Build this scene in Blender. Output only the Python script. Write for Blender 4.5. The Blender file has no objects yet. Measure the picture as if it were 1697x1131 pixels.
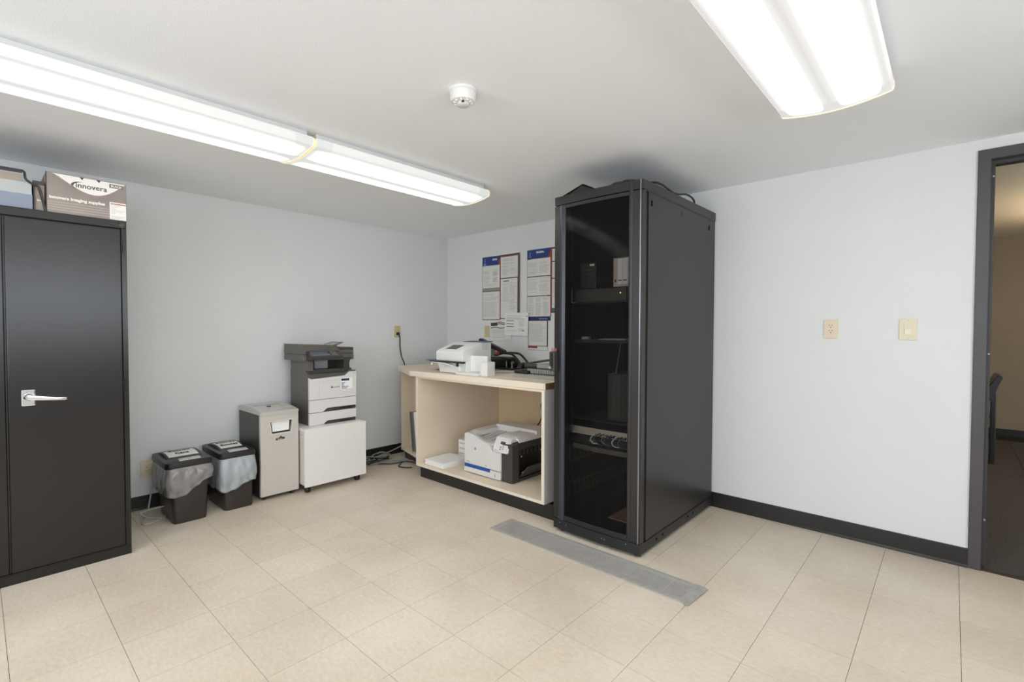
import bpy, bmesh, math, random
from mathutils import Vector, Matrix
random.seed(7)
C = bpy.context.scene.collection
S = bpy.context.scene
H = 2.2156                      # ceiling height
# ------------------------------------------------------------------ camera
cam_d = bpy.data.cameras.new('camera'); cam = bpy.data.objects.new('camera', cam_d); C.objects.link(cam)
cam_d.sensor_width = 36.0; cam_d.lens = 806.4128 / 1697 * 36.0; cam_d.clip_start = 0.02; cam_d.clip_end = 60
YAW, PITCH, ROLL = 2.30572376, -0.0249941091, 0.00281692517
fw = Vector((math.cos(YAW)*math.cos(PITCH), math.sin(YAW)*math.cos(PITCH), math.sin(PITCH)))
rt = Vector((math.sin(YAW), -math.cos(YAW), 0)); up = rt.cross(fw)
r2 = rt*math.cos(ROLL) + up*math.sin(ROLL); u2 = up*math.cos(ROLL) - rt*math.sin(ROLL)
M4 = Matrix((r2, u2, -fw)).transposed().to_4x4(); M4.translation = Vector((4.09317337, -3.4704956, 1.24235165))
cam.matrix_world = M4
S.camera = cam
# ------------------------------------------------------------------ world, exposure
SKY = 4.4                       # overcast daylight outside the unseen windows added to brighten the room
LAMP = 4.0                      # emission of the fluorescent diffusers
ROOM2 = 8.0
w = bpy.data.worlds.new('world'); S.world = w; w.use_nodes = True
w.node_tree.nodes['Background'].inputs[0].default_value = (0.86, 0.93, 1.0, 1)
w.node_tree.nodes['Background'].inputs[1].default_value = SKY
S.view_settings.view_transform = 'Standard'; S.view_settings.look = 'None'
S.view_settings.gamma = 1; S.view_settings.use_curve_mapping = False
S.view_settings.exposure = 0.70
WR = (-5.2, -1.5, 1.12, 2.08)   # unseen window in the right wall, enlarged to brighten the left wall: y0 y1 z0 z1
WF = (1.6, 4.2, 0.80, 2.06)      # unseen window added in the front wall to brighten the room: x0 x1 z0 z1
def portal(name, loc, rot, sx, sy):
    l = bpy.data.lights.new(name, 'AREA'); l.shape = 'RECTANGLE'; l.size = sx; l.size_y = sy; l.cycles.is_portal = True
    o = bpy.data.objects.new(name, l); C.objects.link(o); o.location = loc; o.rotation_euler = rot
portal('unseen_window_portal', (6.08, (WR[0]+WR[1])/2, (WR[2]+WR[3])/2), (0, math.pi/2, 0), WR[3]-WR[2], WR[1]-WR[0])
portal('unseen_window_portal', ((WF[0]+WF[1])/2, -5.68, (WF[2]+WF[3])/2), (math.pi/2, 0, 0), WF[1]-WF[0], WF[3]-WF[2])
# ------------------------------------------------------------------ materials
def lin(c):
    return tuple((x/255/12.92 if x/255 <= .04045 else ((x/255+.055)/1.055)**2.4) for x in c)
MATS = {}
def mat(name, col, rough=.5, metal=0, var=0.0, scale=20, bump=0.0, bscale=200, rand=0.0, spec=.5, coat=0, emit=0, alpha=1):
    if name in MATS: return MATS[name]
    m = bpy.data.materials.new(name); m.use_nodes = True; nt = m.node_tree; b = nt.nodes['Principled BSDF']
    c = lin(col) + (1,)
    b.inputs['Base Color'].default_value = c; b.inputs['Roughness'].default_value = rough
    b.inputs['Metallic'].default_value = metal; b.inputs['Specular IOR Level'].default_value = spec
    b.inputs['Coat Weight'].default_value = coat; b.inputs['Alpha'].default_value = alpha
    if emit: b.inputs['Emission Color'].default_value = c; b.inputs['Emission Strength'].default_value = emit
    tc = nt.nodes.new('ShaderNodeTexCoord')
    n = nt.nodes.new('ShaderNodeTexNoise'); n.inputs['Scale'].default_value = scale; n.inputs['Detail'].default_value = 5
    nt.links.new(tc.outputs['Object'], n.inputs['Vector'])
    mr = nt.nodes.new('ShaderNodeMapRange'); mr.inputs[1].default_value = .3; mr.inputs[2].default_value = .7
    mr.inputs[3].default_value = 1-var; mr.inputs[4].default_value = 1+var
    nt.links.new(n.outputs['Fac'], mr.inputs[0])
    mx = nt.nodes.new('ShaderNodeVectorMath'); mx.operation = 'SCALE'; mx.inputs[0].default_value = c[:3]
    nt.links.new(mr.outputs[0], mx.inputs['Scale'])
    last = mx.outputs[0]
    if rand:
        oi = nt.nodes.new('ShaderNodeObjectInfo'); m2 = nt.nodes.new('ShaderNodeMapRange')
        m2.inputs[3].default_value = 1-rand; m2.inputs[4].default_value = 1+rand
        nt.links.new(oi.outputs['Random'], m2.inputs[0])
        m3 = nt.nodes.new('ShaderNodeVectorMath'); m3.operation = 'SCALE'
        nt.links.new(last, m3.inputs[0]); nt.links.new(m2.outputs[0], m3.inputs['Scale']); last = m3.outputs[0]
    nt.links.new(last, b.inputs['Base Color'])
    if bump:
        n2 = nt.nodes.new('ShaderNodeTexNoise'); n2.inputs['Scale'].default_value = bscale; n2.inputs['Detail'].default_value = 3
        nt.links.new(tc.outputs['Object'], n2.inputs['Vector'])
        bp = nt.nodes.new('ShaderNodeBump'); bp.inputs['Strength'].default_value = bump; bp.inputs['Distance'].default_value = .002
        nt.links.new(n2.outputs['Fac'], bp.inputs['Height']); nt.links.new(bp.outputs[0], b.inputs['Normal'])
    MATS[name] = m; return m

wall_m = mat('wall_paint', (224, 224, 223), .75, var=.012, scale=3, bump=.25, bscale=160)
ceil_m = mat('ceiling_paint', (247, 248, 251), .85, var=.01, scale=2, bump=.35, bscale=220)
base_m = mat('black_rubber', (36, 35, 34), .35, var=.1, scale=8)
seam_m = mat('tile_joint', (84, 70, 56), .8, var=.15)
frame_m = mat('charcoal_enamel', (74, 70, 71), .38, var=.04, scale=5)
cab_m = mat('black_cabinet_enamel', (25, 21, 19), .24, var=.12, scale=6, bump=.05, bscale=10, spec=.45)
rack_m = mat('rack_black', (46, 43, 42), .34, var=.04, scale=4, spec=.38)
rackd_m = mat('rack_dark', (36, 35, 36), .45, var=.05)
inner_m = mat('rack_inner', (34, 32, 31), .5, var=.05)
lam_m = mat('cream_laminate', (229, 213, 190), .5, var=.02, scale=5)
lamd_m = mat('cream_laminate_edge', (234, 221, 202), .45, var=.02)
chip_m = mat('raw_chipboard', (146, 108, 74), .85, var=.3, scale=120)
white_m = mat('white_plastic', (232, 230, 226), .4, var=.01)
offw_m = mat('offwhite_plastic', (220, 217, 214), .42, var=.01)
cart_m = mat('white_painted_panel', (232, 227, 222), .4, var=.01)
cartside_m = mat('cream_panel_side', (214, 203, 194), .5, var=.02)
gry_m = mat('warm_grey_plastic', (96, 92, 86), .45, var=.03)
dgry_m = mat('dark_grey_plastic', (64, 61, 59), .4, var=.03)
blk_m = mat('black_plastic', (36, 34, 33), .35, var=.05)
bin_m = mat('bin_plastic', (50, 44, 40), .3, var=.05)
silver_m = mat('silver_plastic', (202, 196, 188), .38, metal=.12, var=.015)
silvl_m = mat('silver_lid', (202, 198, 191), .3, metal=.2, var=.015)
chrome_m = mat('chrome', (225, 225, 225), .12, metal=1)
steel_m = mat('galvanised_steel', (176, 174, 167), .45, metal=.15, var=.10, scale=30)
ivory_m = mat('ivory_plastic', (224, 213, 184), .4)
ivd_m = mat('yellowed_plastic', (203, 188, 140), .4)
paper_m = mat('white_paper', (240, 240, 238), .7, var=.01)
poster_m = mat('poster_paper', (222, 221, 214), .4, var=.01)
ink_m = mat('grey_ink', (182, 180, 176), .6)
inkd_m = mat('dark_ink', (62, 60, 62), .6)
pblue_m = mat('poster_blue', (26, 58, 122), .35, var=.15, scale=6)
pnavy_m = mat('poster_navy', (36, 46, 92), .35)
pred_m = mat('poster_red', (158, 62, 48), .4)
pbrown_m = mat('poster_border', (96, 72, 68), .4)
pgrey_m = mat('poster_grey', (150, 140, 134), .4)
teal_m = mat('poster_teal', (40, 110, 140), .4)
blue_m = mat('blue_plastic', (38, 78, 158), .35)
navy_m = mat('navy_label', (48, 66, 104), .4)
lcd_m = mat('lcd_glass', (70, 72, 66), .15)
screen_m = mat('touch_screen', (98, 104, 114), .12)
red_m = mat('red_plastic', (206, 62, 48), .4)
cord_m = mat('black_cord', (30, 30, 30), .5)
gcord_m = mat('grey_cord', (148, 146, 142), .5)
wcord_m = mat('pale_cord', (190, 184, 176), .5)
brown_m = mat('brown_board', (176, 138, 112), .7, var=.15, scale=60)
boxg_m = mat('carton_print', (146, 136, 128), .55, var=.12, scale=9)
tan_m = mat('tan_paper', (164, 150, 134), .6)
bluegrey_m = mat('bluegrey_pack', (134, 142, 158), .5, var=.04)
label_m = mat('label_paper', (238, 234, 226), .5)
green_m = mat('green_led', (180, 230, 80), .4, emit=1.2)
bcab_m = mat('network_cable', (70, 96, 130), .5)
fabric_m = mat('beige_fabric_wall', (150, 137, 116), .9, var=.08, scale=150, bump=.3, bscale=300)
carpet_m = mat('brown_carpet', (84, 77, 74), .95, var=.35, scale=90, bump=.8, bscale=260, rand=.05)
ceil2_m = mat('warm_ceiling', (232, 222, 200), .9, var=.01)
chair_m = mat('chair_vinyl', (40, 43, 58), .28, var=.05)
bag_m = mat('grey_bag_film', (136, 132, 129), .2, var=.14, scale=14, bump=1.0, bscale=26)
bagw_m = mat('clear_bag_film', (164, 169, 172), .3, var=.08, scale=10, bump=1.0, bscale=22)
shade_m = mat('fixture_housing', (226, 226, 222), .5)

def tile_material():
    m = bpy.data.materials.new('vinyl_tile'); m.use_nodes = True; nt = m.node_tree; b = nt.nodes['Principled BSDF']; L = nt.links.new
    b.inputs['Roughness'].default_value = .42; b.inputs['Specular IOR Level'].default_value = .4
    geo = nt.nodes.new('ShaderNodeNewGeometry')
    big = nt.nodes.new('ShaderNodeTexNoise'); big.inputs['Scale'].default_value = 1.6; big.inputs['Detail'].default_value = 4
    L(geo.outputs['Position'], big.inputs['Vector'])
    r1 = nt.nodes.new('ShaderNodeValToRGB'); r1.color_ramp.elements[0].position = .3; r1.color_ramp.elements[1].position = .7
    r1.color_ramp.elements[0].color = lin((208, 193, 171)) + (1,); r1.color_ramp.elements[1].color = lin((226, 214, 196)) + (1,)
    L(big.outputs['Fac'], r1.inputs[0])
    # streaky mottling
    mp = nt.nodes.new('ShaderNodeMapping'); mp.inputs['Scale'].default_value = (34, 70, 10); mp.inputs['Rotation'].default_value = (0, 0, .5)
    L(geo.outputs['Position'], mp.inputs['Vector'])
    n = nt.nodes.new('ShaderNodeTexNoise'); n.inputs['Scale'].default_value = 1.0; n.inputs['Detail'].default_value = 6; n.inputs['Roughness'].default_value = .65
    L(mp.outputs[0], n.inputs['Vector'])
    mr = nt.nodes.new('ShaderNodeMapRange'); mr.inputs[1].default_value = .3; mr.inputs[2].default_value = .7; mr.inputs[3].default_value = .895; mr.inputs[4].default_value = 1.06
    L(n.outputs['Fac'], mr.inputs[0])
    vm = nt.nodes.new('ShaderNodeVectorMath'); vm.operation = 'SCALE'; L(r1.outputs[0], vm.inputs[0]); L(mr.outputs[0], vm.inputs['Scale'])
    # pale chips
    v = nt.nodes.new('ShaderNodeTexVoronoi'); v.inputs['Scale'].default_value = 1.0; L(mp.outputs[0], v.inputs['Vector'])
    mr2 = nt.nodes.new('ShaderNodeMapRange'); mr2.inputs[1].default_value = .04; mr2.inputs[2].default_value = .17; mr2.inputs[3].default_value = .5; mr2.inputs[4].default_value = 0
    L(v.outputs['Distance'], mr2.inputs[0])
    mx = nt.nodes.new('ShaderNodeMix'); mx.data_type = 'RGBA'; L(mr2.outputs[0], mx.inputs[0]); L(vm.outputs[0], mx.inputs[6]); mx.inputs[7].default_value = lin((234, 226, 212)) + (1,)
    # scuffs: dark specks
    v2 = nt.nodes.new('ShaderNodeTexNoise'); v2.inputs['Scale'].default_value = 34; v2.inputs['Detail'].default_value = 2; L(geo.outputs['Position'], v2.inputs['Vector'])
    mr3 = nt.nodes.new('ShaderNodeMapRange'); mr3.inputs[1].default_value = .74; mr3.inputs[2].default_value = .80; mr3.inputs[3].default_value = 0; mr3.inputs[4].default_value = .45
    L(v2.outputs['Fac'], mr3.inputs[0])
    mx2 = nt.nodes.new('ShaderNodeMix'); mx2.data_type = 'RGBA'; L(mr3.outputs[0], mx2.inputs[0]); L(mx.outputs[2], mx2.inputs[6]); mx2.inputs[7].default_value = lin((150, 132, 108)) + (1,)
    oi = nt.nodes.new('ShaderNodeObjectInfo'); mo = nt.nodes.new('ShaderNodeMapRange'); mo.inputs[3].default_value = .975; mo.inputs[4].default_value = 1.025
    L(oi.outputs['Random'], mo.inputs[0])
    v3 = nt.nodes.new('ShaderNodeVectorMath'); v3.operation = 'SCALE'; L(mx2.outputs[2], v3.inputs[0]); L(mo.outputs[0], v3.inputs['Scale'])
    L(v3.outputs[0], b.inputs['Base Color'])
    bp = nt.nodes.new('ShaderNodeBump'); bp.inputs['Strength'].default_value = .12; bp.inputs['Distance'].default_value = .002; L(n.outputs['Fac'], bp.inputs['Height']); L(bp.outputs[0], b.inputs['Normal'])
    return m
tile_m = tile_material()

def lens_material(name, tint, k):
    """ribbed acrylic diffuser lit by two tubes: emission follows the tubes behind it (object x, y)"""
    m = bpy.data.materials.new(name); m.use_nodes = True; nt = m.node_tree; L = nt.links.new
    b = nt.nodes['Principled BSDF']; b.inputs['Base Color'].default_value = (.3, .3, .29, 1); b.inputs['Roughness'].default_value = .45
    tc = nt.nodes.new('ShaderNodeTexCoord'); sp = nt.nodes.new('ShaderNodeSeparateXYZ'); L(tc.outputs['Object'], sp.inputs[0])
    ab = nt.nodes.new('ShaderNodeMath'); ab.operation = 'ABSOLUTE'; L(sp.outputs['X'], ab.inputs[0])
    r = nt.nodes.new('ShaderNodeValToRGB'); r.color_ramp.interpolation = 'LINEAR'
    e = r.color_ramp.elements; e[0].position = 0; e[0].color = (.085, .085, .085, 1); e[1].position = 1; e[1].color = (.10, .10, .10, 1)
    for p, v in ((.13, .11), (.24, 1), (.74, 1), (.84, .13), (.92, .09)):
        x = e.new(p); x.color = (v, v, v, 1)
    mr = nt.nodes.new('ShaderNodeMapRange'); mr.inputs[1].default_value = 0; mr.inputs[2].default_value = .1875
    L(ab.outputs[0], mr.inputs[0]); L(mr.outputs[0], r.inputs[0])
    ay = nt.nodes.new('ShaderNodeMath'); ay.operation = 'ABSOLUTE'; L(sp.outputs['Y'], ay.inputs[0])
    my = nt.nodes.new('ShaderNodeMapRange'); my.inputs[1].default_value = .51; my.inputs[2].default_value = .585; my.inputs[3].default_value = 1; my.inputs[4].default_value = .10
    L(ay.outputs[0], my.inputs[0])
    mu = nt.nodes.new('ShaderNodeMath'); mu.operation = 'MULTIPLY'; L(r.outputs[0], mu.inputs[0]); L(my.outputs[0], mu.inputs[1])
    mxx = nt.nodes.new('ShaderNodeMath'); mxx.operation = 'MAXIMUM'; mxx.inputs[1].default_value = .085; L(mu.outputs[0], mxx.inputs[0])
    m2 = nt.nodes.new('ShaderNodeMath'); m2.operation = 'MULTIPLY'; m2.inputs[1].default_value = k; L(mxx.outputs[0], m2.inputs[0])
    b.inputs['Emission Color'].default_value = tint + (1,); L(m2.outputs[0], b.inputs['Emission Strength'])
    wv = nt.nodes.new('ShaderNodeTexWave'); wv.inputs['Scale'].default_value = 60; wv.bands_direction = 'X'; L(tc.outputs['Object'], wv.inputs[0])
    bp = nt.nodes.new('ShaderNodeBump'); bp.inputs['Strength'].default_value = .3; bp.inputs['Distance'].default_value = .001; L(wv.outputs['Fac'], bp.inputs['Height']); L(bp.outputs[0], b.inputs['Normal'])
    return m
lens_cool = lens_material('diffuser_cool', (.98, 1.0, .97), LAMP)
lens_warm = lens_material('diffuser_warm', (1.0, .98, .965), LAMP)
rim_m = mat('diffuser_end', (232, 222, 190), .4, emit=.26)

def glass_mat():
    m = bpy.data.materials.new('smoked_glass'); m.use_nodes = True; nt = m.node_tree; nt.nodes.clear(); L = nt.links.new
    o = nt.nodes.new('ShaderNodeOutputMaterial'); t = nt.nodes.new('ShaderNodeBsdfTransparent'); t.inputs[0].default_value = (.70, .68, .65, 1)
    g = nt.nodes.new('ShaderNodeBsdfGlossy'); g.inputs['Roughness'].default_value = .08; g.inputs[0].default_value = (.18, .18, .18, 1)
    d = nt.nodes.new('ShaderNodeBsdfDiffuse'); d.inputs[0].default_value = (.035, .033, .032, 1)
    a = nt.nodes.new('ShaderNodeMixShader'); a.inputs[0].default_value = .16; L(t.outputs[0], a.inputs[1]); L(d.outputs[0], a.inputs[2])
    f = nt.nodes.new('ShaderNodeFresnel'); f.inputs[0].default_value = 1.4
    x = nt.nodes.new('ShaderNodeMixShader'); L(f.outputs[0], x.inputs[0]); L(a.outputs[0], x.inputs[1]); L(g.outputs[0], x.inputs[2]); L(x.outputs[0], o.inputs[0])
    return m
glass_m = glass_mat()

# ------------------------------------------------------------------ mesh helpers
def bx(bm, x0, x1, y0, y1, z0, z1, rot=0, bev=0, seg=2):
    """axis box, optional bevel"""
    r = bmesh.ops.create_cube(bm, size=1)
    vs = r['verts']
    for v in vs:
        v.co = Vector(((x0+x1)/2 + v.co.x*(x1-x0), (y0+y1)/2 + v.co.y*(y1-y0), (z0+z1)/2 + v.co.z*(z1-z0)))
    if bev:
        es = list({e for v in vs for e in v.link_edges})
        bmesh.ops.bevel(bm, geom=es, offset=bev, segments=seg, affect='EDGES', profile=.5)
    return vs
def B(*args, bev=0, seg=2):
    bm = bmesh.new(); bx(bm, *args, bev=bev, seg=seg); return bm
def prism(bm, pts, axis, a, b):
    """closed polygon pts (2D) extruded along axis from a to b. axis x: pts=(y,z); y: (x,z); z: (x,y)"""
    f = {'x': lambda p, t: (t, p[0], p[1]), 'y': lambda p, t: (p[0], t, p[1]), 'z': lambda p, t: (p[0], p[1], t)}[axis]
    v0 = [bm.verts.new(f(p, a)) for p in pts]; v1 = [bm.verts.new(f(p, b)) for p in pts]; n = len(pts)
    bm.faces.new(v0); bm.faces.new(v1[::-1])
    for i in range(n): bm.faces.new((v0[i], v0[(i+1) % n], v1[(i+1) % n], v1[i]))
    bmesh.ops.recalc_face_normals(bm, faces=bm.faces)
    return bm
def PR(pts, axis, a, b, bev=0):
    bm = bmesh.new(); prism(bm, pts, axis, a, b)
    if bev: bmesh.ops.bevel(bm, geom=list(bm.edges), offset=bev, segments=2, affect='EDGES')
    return bm
def tube(bm, pts, r, n=8, smooth_steps=6, closed=False):
    P = [Vector(p) for p in pts]
    if smooth_steps and len(P) > 2:
        Q = []
        for i in range(len(P)-1):
            p0 = P[max(i-1, 0)]; p1 = P[i]; p2 = P[i+1]; p3 = P[min(i+2, len(P)-1)]
            for k in range(smooth_steps):
                t = k/smooth_steps
                Q.append(.5*((2*p1)+(p2-p0)*t+(2*p0-5*p1+4*p2-p3)*t*t+(-p0+3*p1-3*p2+p3)*t**3))
        Q.append(P[-1]); P = Q
    rings = []; prev = None
    for i, p in enumerate(P):
        d = (P[min(i+1, len(P)-1)]-P[max(i-1, 0)]).normalized()
        if prev is None: a = d.orthogonal().normalized()
        else:
            a = prev - d*prev.dot(d)
            a = a.normalized() if a.length > 1e-6 else d.orthogonal().normalized()
        prev = a; c = d.cross(a)
        rings.append([bm.verts.new(p + (a*math.cos(2*math.pi*k/n) + c*math.sin(2*math.pi*k/n))*r) for k in range(n)])
    for i in range(len(rings)-1):
        for k in range(n):
            bm.faces.new((rings[i][k], rings[i][(k+1) % n], rings[i+1][(k+1) % n], rings[i+1][k]))
    bm.faces.new(rings[0][::-1]); bm.faces.new(rings[-1])
    return bm
def T(pts, r, n=8, s=6):
    return tube(bmesh.new(), pts, r, n, s)
def lathe(bm, prof, c, axis='z', n=32):
    """prof (r, h) list"""
    def pt(r, h, k):
        a = 2*math.pi*k/n; u, v = r*math.cos(a), r*math.sin(a)
        return {'z': (c[0]+u, c[1]+v, c[2]+h), 'x': (c[0]+h, c[1]+u, c[2]+v), 'y': (c[0]+u, c[1]+h, c[2]+v)}[axis]
    rings = [[bm.verts.new(pt(max(r, 1e-4), h, k)) for k in range(n)] for r, h in prof]
    for i in range(len(rings)-1):
        for k in range(n): bm.faces.new((rings[i][k], rings[i][(k+1) % n], rings[i+1][(k+1) % n], rings[i+1][k]))
    bm.faces.new(rings[0]); bm.faces.new(rings[-1][::-1])
    bmesh.ops.recalc_face_normals(bm, faces=bm.faces)
    return bm
def LA(prof, c, axis='z', n=32): return lathe(bmesh.new(), prof, c, axis, n)
def loft(bm, rings, cap=True):
    R = [[bm.verts.new(p) for p in r] for r in rings]; n = len(R[0])
    for i in range(len(R)-1):
        for k in range(n): bm.faces.new((R[i][k], R[i][(k+1) % n], R[i+1][(k+1) % n], R[i+1][k]))
    if cap: bm.faces.new(R[0][::-1]); bm.faces.new(R[-1])
    bmesh.ops.recalc_face_normals(bm, faces=bm.faces)
    return bm
def rrect(x0, x1, y0, y1, z, r, n=4):
    out = []
    for cx, cy, a0 in ((x1-r, y1-r, 0), (x0+r, y1-r, 90), (x0+r, y0+r, 180), (x1-r, y0+r, 270)):
        for k in range(n+1):
            a = math.radians(a0 + 90*k/n); out.append((cx+r*math.cos(a), cy+r*math.sin(a), z))
    return out
def obj(name, bm, m, parent=None, smooth=False, loc=None):
    me = bpy.data.meshes.new(name); bm.to_mesh(me); bm.free(); me.materials.append(m)
    if smooth:
        for p in me.polygons: p.use_smooth = True
        try: me.set_sharp_from_angle(angle=math.radians(40))
        except Exception: pass
    o = bpy.data.objects.new(name, me); C.objects.link(o)
    if parent is not None:
        o.parent = parent
        pos = root_loc(parent)
        me.transform(Matrix.Translation(-pos))
    return o
def root_loc(o):
    v = Vector((0, 0, 0))
    while o is not None: v += o.location; o = o.parent
    return v
def thing(name, label, cat, loc=(0, 0, 0), group=None):
    """Empty at the thing's base; parts are modelled in world coordinates and shifted to it"""
    o = bpy.data.objects.new(name, None); C.objects.link(o); o.location = loc; o.empty_display_size = .05
    o['label'] = label; o['category'] = cat
    if group: o['group'] = group
    return o
def tag(o, label, cat, group=None):
    o['label'] = label; o['category'] = cat
    if group: o['group'] = group
    return o
def struct(name, bm, m):
    o = obj(name, bm, m); o['kind'] = 'structure'; return o
def dup(root, loc, label, group=None):
    r = root.copy(); C.objects.link(r); r.location = loc; r['label'] = label
    if group: r['group'] = group
    for ch in list(root.children):
        c = ch.copy(); C.objects.link(c); c.parent = r
        for g in list(ch.children):
            d = g.copy(); C.objects.link(d); d.parent = c
    return r
def text(name, s, size, origin, xdir, ydir, m, parent, align='LEFT', bold=0.0, depth=.0004, sx=1.0, shear=0.0):
    """flat lettering: origin world point, xdir = reading direction, ydir = up of letters"""
    cu = bpy.data.curves.new(name, 'FONT'); cu.body = s; cu.size = size; cu.align_x = align; cu.extrude = depth; cu.offset = bold; cu.shear = shear
    cu.resolution_u = 3
    t = bpy.data.objects.new(name, cu); C.objects.link(t)
    me = bpy.data.meshes.new_from_object(t.evaluated_get(bpy.context.evaluated_depsgraph_get()))
    bpy.data.objects.remove(t); bpy.data.curves.remove(cu)
    X = Vector(xdir).normalized(); Y = Vector(ydir).normalized(); Z = X.cross(Y)
    A = Matrix((X*sx, Y, Z)).transposed().to_4x4(); A.translation = Vector(origin)
    me.transform(A); me.materials.clear(); me.materials.append(m)
    o = bpy.data.objects.new(name, me); C.objects.link(o)
    if parent is not None:
        o.parent = parent; me.transform(Matrix.Translation(-root_loc(parent)))
    return o
def quad(bm, p, u, v):
    """parallelogram sheet"""
    p, u, v = Vector(p), Vector(u), Vector(v)
    bm.faces.new([bm.verts.new(q) for q in (p, p+u, p+u+v, p+v)])

# ================================================================== SETTING
TX0, TY0, TT = 1.398801, -3.100566, 0.3048
RX, RY = 6.0, -5.6                    # right and front walls of the room
fl = struct('floor', B(0, RX, RY, 0, -.06, -.0035), seam_m)
kx = range(-5, 13); ky = range(-2, 11)
proto = None; built = 0
def clip_tile(a, b):
    x0 = max(TX0+a*TT, 0)+.0008; x1 = min(TX0+(a+1)*TT, RX)-.0008
    y0 = max(TY0+b*TT, RY)+.0008; y1 = min(TY0+(b+1)*TT, 0)-.0008
    return x0, x1, y0, y1
full = bmesh.new(); bx(full, -TT/2+.0008, TT/2-.0008, -TT/2+.0008, TT/2-.0008, -.0035, 0)
full_me = bpy.data.meshes.new('tile'); full.to_mesh(full_me); full.free(); full_me.materials.append(tile_m)
rest = bmesh.new()
for a in range(-5, 16):
    for b in range(-9, 11):
        x0, x1, y0, y1 = clip_tile(a, b)
        if x1-x0 < .01 or y1-y0 < .01: continue
        if a in kx and b in ky:
            if x1-x0 > .303 and y1-y0 > .303:
                o = bpy.data.objects.new('tile', full_me); o.location = ((x0+x1)/2, (y0+y1)/2, 0); C.objects.link(o); o.parent = fl
            else: obj('tile', B(x0, x1, y0, y1, -.0035, 0), tile_m, fl)
        else: bx(rest, x0, x1, y0, y1, -.0035, 0)
ro = obj('tile_field', rest, tile_m, fl); ro['kind'] = 'stuff'

struct('ceiling', B(-.1, RX+.1, RY-.1, .1, H, H+.1), ceil_m)
struct('wall_left', B(-.1, 0, RY-.1, .1, 0, H), wall_m)
DX0, DX1, DZ = 4.216, 5.13, 2.117
wb = bmesh.new()
bx(wb, -.1, DX0, 0, .12, 0, H); bx(wb, DX1, RX+.1, 0, .12, 0, H); bx(wb, DX0, DX1, 0, .12, DZ, H)
struct('wall_back', wb, wall_m)
wr = bmesh.new(); bx(wr, RX, RX+.1, RY-.1, WR[0], 0, H); bx(wr, RX, RX+.1, WR[1], .12, 0, H); bx(wr, RX, RX+.1, WR[0], WR[1], 0, WR[2]); bx(wr, RX, RX+.1, WR[0], WR[1], WR[3], H)
struct('wall_right', wr, wall_m)
wf_ = bmesh.new(); bx(wf_, -.1, WF[0], RY-.1, RY, 0, H); bx(wf_, WF[1], RX, RY-.1, RY, 0, H); bx(wf_, WF[0], WF[1], RY-.1, RY, 0, WF[2]); bx(wf_, WF[0], WF[1], RY-.1, RY, WF[3], H)
struct('wall_front', wf_, wall_m)
def window(name, f):  # f maps (u, z, depth) rectangles to boxes
    bm = bmesh.new()
    for r in f: bx(bm, *r)
    return struct(name, bm, frame_m)
a, b, c, d = WR; m_ = (a+b)/2
window('unseen_window_1', [(RX+.02, RX+.06, a, b, c, c+.04), (RX+.02, RX+.06, a, b, d-.04, d), (RX+.02, RX+.06, a, a+.04, c, d), (RX+.02, RX+.06, b-.04, b, c, d), (RX+.02, RX+.06, m_-.02, m_+.02, c, d)])  # out of view, widened for the daylight it lets in
a, b, c, d = WF; m_ = (a+b)/2
window('unseen_window_2', [(a, b, RY-.06, RY-.02, c, c+.04), (a, b, RY-.06, RY-.02, d-.04, d), (a, a+.04, RY-.06, RY-.02, c, d), (b-.04, b, RY-.06, RY-.02, c, d), (m_-.02, m_+.02, RY-.06, RY-.02, c, d)])  # out of view, added so daylight reaches ceiling and walls
def baseboard(name, axis, a, b):
    bm = bmesh.new()
    if axis == 'y':  # along left wall
        prism(bm, [(0, 0), (.014, 0), (.009, .006), (.004, .014), (.004, .088), (.002, .092), (0, .092)], 'y', a, b)
    else:
        prism(bm, [(0, 0), (-.014, 0), (-.009, .006), (-.004, .014), (-.004, .096), (-.002, .100), (0, .100)], 'x', a, b)
    return struct(name, bm, base_m)
baseboard('baseboard_left', 'y', RY, 0)
baseboard('baseboard_back', 'x', 0.0, 4.176)

# door frame
dr = bmesh.new()
prism(dr, [(4.176, 0), (4.226, 0), (4.226, 2.108), (5.12, 2.108), (5.12, 0), (5.17, 0), (5.17, 2.160), (4.176, 2.160)], 'y', -.012, .132)
bmesh.ops.bevel(dr, geom=[e for e in dr.edges if abs(e.verts[0].co.y-e.verts[1].co.y) < .001 and e.verts[0].co.y < 0], offset=.003, segments=2, affect='EDGES')
dframe = struct('door_1', dr, frame_m)
st = bmesh.new()
prism(st, [(4.226, 0), (4.243, 0), (4.243, 2.091), (5.104, 2.091), (5.104, 0), (5.12, 0), (5.12, 2.108), (4.226, 2.108)], 'y', .045, .105)
obj('door_stop', st, mat('charcoal_enamel_stop', (58, 56, 57), .4, var=.04), dframe)
for z in (2.03, 1.119, .255):
    obj('silencer', LA([(.0045, 0), (.0045, .003), (.003, .006)], (4.2365, .045-.006, z), 'y', 12), steel_m, dframe)
obj('threshold_strip', B(4.226, 5.12, -.002, .03, -.002, .004), mat('dark_strip', (60, 52, 46), .5), dframe)

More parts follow.
